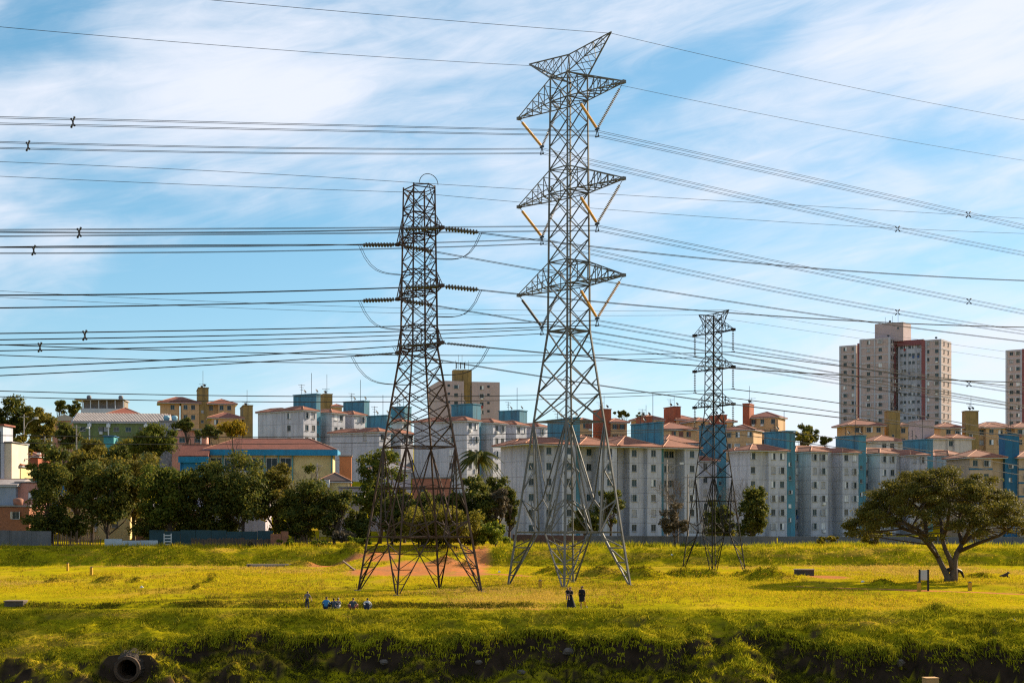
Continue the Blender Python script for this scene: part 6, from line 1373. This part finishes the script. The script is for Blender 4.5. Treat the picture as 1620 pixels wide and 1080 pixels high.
# ---------------------------------------------------------------- small things in the field and on the bank
def build_small():
    YP = mat('post_yellow', (0.55, 0.30, 0.02), (0.42, 0.22, 0.02), rough=.7, scale=(2, 2, 2), streak=((0.20, 0.12, 0.03), .4)); CO = mat('concrete_dark', (0.10, 0.085, 0.075), (0.06, 0.052, 0.048), fine=.4, rough=.95, scale=(2, 2, 2)); WD = mat('weathered_wood', (0.20, 0.14, 0.10), (0.13, 0.09, 0.07), fine=.3, rough=.95)
    PALE = mat('concrete_pale', (0.38, 0.30, 0.24), (0.28, 0.22, 0.18), fine=.4, rough=.95, scale=(1.5, 1.5, 1.5))
    def post(label, px, yb, yt, w=.16):
        D = 16000/(yb-812); x = X(px, D); g = gz(x, D); h = Z(yt, D)-g; r = thing('marker_post', label, 'post', (x, D, g), 0, 'yellow marker posts')
        MB().box(-w, w, -w, w, -.3, h-.12).build('shaft', YP, r); MB().add([(-w-.02, -w-.02, h-.116), (w+.02, -w-.02, h-.116), (w+.02, w+.02, h-.116), (-w-.02, w+.02, h-.116), (0, 0, h)], [(0, 3, 2, 1), (0, 1, 4), (1, 2, 4), (2, 3, 4), (3, 0, 4)]).build('cap', CO, r)
    post('yellow marker post in front of the tall grey pylon', 854.5, 930, 916); post('yellow marker post right of the acacia trunk', 1534.5, 934, 919, .15); post('yellow marker post directly behind the notice board', 1454, 935, 919, .15)
    post('yellow marker post farther right of two at the left of the field', 144.5, 910, 896, .15); post('faded marker post farther left of two at the left of the field', 107, 903, 889, .13)
    # notice board seen from behind
    D = 130.5; x = X(1461.5, D); g = gz(x, D); r = thing('notice_board', 'pale notice board on two black posts near the acacia', 'sign', (x, D, g)); BK = mat('paint_black', (0.012, 0.012, 0.014), rough=.6)
    for sx, h in ((-1, 2.02), (1, 2.0)): MB().box(sx*.40-.075, sx*.40+.075, -.07, .07, -.3, h).build('post', BK, r)
    MB().box(-.32, .32, -.03, .03, 1.02, 1.95).build('board', mat('board_grey', (0.40, 0.41, 0.44), (0.33, 0.34, 0.37), rough=.6), r); MB().box(-.325, .325, .032, .06, 1.0, 1.08).build('rail', BK, r)
    # concrete chamber, slabs, planks
    D = 113; x = X(25, D); g = gz(x, D); r = thing('concrete_chamber', 'low dark concrete chamber at the left edge of the path', 'chamber', (x, D, g)); MB().box(-.75, .75, -.5, .5, -.3, .24).build('wall', CO, r); MB().box(-.80, .80, -.55, .55, .244, .33).build('lid', mat('lid_concrete', (0.19, 0.14, 0.11), rough=.95), r)
    D = 190; x = X(427, D); g = gz(x, D); r = thing('concrete_beam', 'long pale concrete beam lying at the embankment foot', 'beam', (x, D, g), R(2)); MB().box(-3.1, 3.1, -.3, .3, -.1, .45).build('beam', PALE, r); MB().box(-2.9, -2.6, -.42, -.302, -.1, .38).build('packing_block', CO, r)
    D = 170; x = X(551, D); g = gz(x, D); r = thing('timber_plank', 'weathered plank lying tilted left of the brown pylon', 'plank', (x, D, g)); o = MB().box(-.9, .9, -.22, .22, 0, .14).build('board', WD, r, (0, 0, .55)); o.rotation_euler = (R(12), R(38), R(10)); o = MB().box(-.5, .5, -.12, .12, 0, .12).build('board', WD, r, (.5, .35, .14)); o.rotation_euler = (0, R(8), R(60))
    D = 163; x = X(1272, D); g = gz(x, D); r = thing('concrete_culvert', 'dark concrete culvert head beside the mounds', 'culvert', (x, D, g), R(-4)); MB().box(-1.1, 1.1, -.4, .4, -.2, .62).build('headwall', CO, r); MB().box(-1.15, 1.15, -.46, .46, .624, .74).build('coping', PALE, r)
    # drain pipe in the bank
    r = thing('drain_pipe', 'round concrete drain pipe opening in the eroded bank', 'pipe', (PIPE[0], 100.22, PIPE[1]), 0)
    n = 28; b = MB(); prof = [(.86, 6.5), (.86, 0.0), (.83, -.04), (.73, -.04), (.70, 0.0), (.70, 6.5)]
    for rad, y in prof:
        for k in range(n): b.v.append((rad*math.cos(6.2832*k/n), y, rad*math.sin(6.2832*k/n)))
    for i in range(len(prof)-1):
        for k in range(n): b.f.append((i*n+k, i*n+(k+1) % n, (i+1)*n+(k+1) % n, (i+1)*n+k)); b.m.append(0)
    b.f.append(tuple(5*n+k for k in range(n))); b.m.append(0)
    b.build('pipe', mat('pipe_concrete', (0.10, 0.062, 0.038), (0.05, 0.034, 0.024), fine=.4, rough=.9, scale=(2, 2, 2)), r, smooth=False); b2 = MB()
    for k in range(n):
        a0, a1 = 6.2832*k/n, 6.2832*(k+1)/n
        for ra, rb, y in ((.86, .94, .10),): b2.add([(rb*math.cos(a0), y-.12, rb*math.sin(a0)), (rb*math.cos(a1), y-.12, rb*math.sin(a1)), (0.863*math.cos(a1), y-.12, 0.863*math.sin(a1)), (0.863*math.cos(a0), y-.12, 0.863*math.sin(a0)), (rb*math.cos(a0), y+.3, rb*math.sin(a0)), (rb*math.cos(a1), y+.3, rb*math.sin(a1))], [(0, 1, 2, 3), (0, 4, 5, 1)])
    b2.build('collar', MATS['pipe_concrete'], r)
    b3 = MB(); q = random.Random(2); n = 40; rings = [(.85, .16), (.98, .32), (1.10, .65), (1.22, 1.1), (1.35, 1.7)]
    for i, (rr, yy) in enumerate(rings):
        for k in range(n): a0 = 6.2832*k/n; e = rr*(1+(.05*math.sin(k*1.7+i)+q.uniform(-.03, .03))*(i > 0)); b3.v.append((e*math.cos(a0), yy+q.uniform(-.05, .05)*(i > 0), e*math.sin(a0)))
    for i in range(len(rings)-1):
        for k in range(n): b3.f.append((i*n+k, (i+1)*n+k, (i+1)*n+(k+1) % n, i*n+(k+1) % n)); b3.m.append(0)
    b3.build('earth_packing', mat('bank_earth', (0.055, 0.038, 0.026), (0.03, 0.022, 0.016), fine=.5, fscale=3, rough=.95, bump=.6), r)
    # rocks in the scarp and litter
    rs = random.Random(5); RK = mat('rock', (0.16, 0.13, 0.11), (0.09, 0.075, 0.065), fine=.4, rough=.95)
    for i, (px, py, s, lab) in enumerate(((905, 1033, .55, 'grey stone exposed in the bank scarp'), (600, 1057, .4, 'brown stone low in the bank'), (1440, 1050, .5, 'pale stone in the scarp below the notice board'), (825, 1065, .35, 'small stone below the bank centre'), (755, 1048, .3, 'small stone beside the grass tongue'))):
        D = 99.4; x = X(px, D); y = D
        for yy in np.arange(96, 106, .1):
            if 812+(HC-gz(x, yy))*F/yy < py: y = float(yy); break
        b = MB(); n = 8; m_ = 6; q = random.Random(i)
        for a in range(1, m_):
            for k in range(n): t = math.pi*a/m_; rr = s*q.uniform(.75, 1.1); b.v.append((rr*math.sin(t)*math.cos(6.28*k/n), rr*math.sin(t)*math.sin(6.28*k/n)*.7, rr*math.cos(t)*.6))
        for a in range(m_-2):
            for k in range(n): b.f.append((a*n+k, a*n+(k+1) % n, (a+1)*n+(k+1) % n, (a+1)*n+k)); b.m.append(0)
        b.f.append(tuple(range(n))[::-1]); b.m.append(0); b.f.append(tuple((m_-2)*n+k for k in range(n))); b.m.append(0)
        tag(b.build('rock', RK, None, (x, y, gz(x, y)+.05)), lab, 'rock', 'stones in the bank')
    # yellow crate at the bottom edge
    D = 96.2; x = X(1472, D); g = Z(1071, D)-.95; r = thing('yellow_crate', 'yellow crate top poking in at the bottom edge', 'crate', (x, D, g), R(8)); CR = mat('crate_yellow', (0.50, 0.30, 0.10), (0.40, 0.22, 0.08), rough=.7)
    for (a0, a1, c0, c1) in ((-.45, .45, -.35, -.30), (-.45, .45, .30, .35), (-.45, -.40, -.298, .298), (.40, .45, -.298, .298)): MB().box(a0, a1, c0, c1, 0, .9).build('side', CR, r)
    MB().box(-.47, .47, -.37, .37, .904, .96).build('lid', CR, r)
    LT = mat('litter_white', (0.65, 0.65, 0.66), rough=.7)
    for i, (px, py, lab) in enumerate(((790, 906, 'white scrap of litter right of the brown pylon'), (224, 930, 'white scrap of litter in the left field'), (1063, 884, 'pale litter on the embankment left of the black pylon'), (1605, 984, 'white scrap of litter on the bank at right'), (1365, 921, 'white litter left of the acacia'))):
        D = 16000/(py-812) if py < 957 else 106.5
        if py < 890: D = 196.5
        x = X(px, D); b = MB(); q = random.Random(i+9); P = [(q.uniform(-.2, .2), q.uniform(-.15, .15), q.uniform(.03, .2)) for _ in range(5)]
        b.add([(-.18, -.12, .03), (.17, -.15, .09), (.2, .12, .05), (-.15, .16, .13), (0, 0, .24), (0, 0, -.02)], [(0, 1, 4), (1, 2, 4), (2, 3, 4), (3, 0, 4), (1, 0, 5), (2, 1, 5), (3, 2, 5), (0, 3, 5)])
        tag(b.build('litter', LT, None, (x, D, gz(x, D)+.05)), lab, 'litter', 'scraps of litter')
    # street lights and utility poles at left
    PO = mat('pole_concrete', (0.30, 0.27, 0.25), (0.22, 0.20, 0.19), rough=.9)
    for px, D, yt, lab, arm in ((38, 268, 655, 'concrete utility pole with street light beside the left trees', 1), (40, 244, 712, 'concrete utility pole in front of the cream house', 1), (121, 288, 672, 'slim utility pole in front of the green building', 1), (502, 246, 732, 'short pole with crossbar in front of the school end', 0), (71, 286, 690, 'thin pole among the left houses', 0), (1055, 232, 727, 'street lamp pole beside the bare tree', 1), (1088, 233, 750, 'second lamp pole in front of the large white block', 1)):
        x = X(px, D); g = gz(x, D); h = Z(yt, D)-g; r = thing('utility_pole', lab, 'pole', (x, D, g), 0, 'utility poles'); MB().tube([(0, 0, -.3), (0, 0, h)], [.19, .12], 7).build('pole', PO, r)
        if arm: MB().tube([(0, 0, h*.82), (.7, -.1, h*.9), (2.2, -.2, h*.955)], .06, 5).build('lamp_arm', PO, r); MB().box(2.1, 2.75, -.32, -.1, h*.945, h*.965+.06).build('lamp_head', FRAMEW, r)
        MB().box(-.9, .9, -.06, .06, h-.55, h-.42).build('crossbar', PO, r)
build_small()
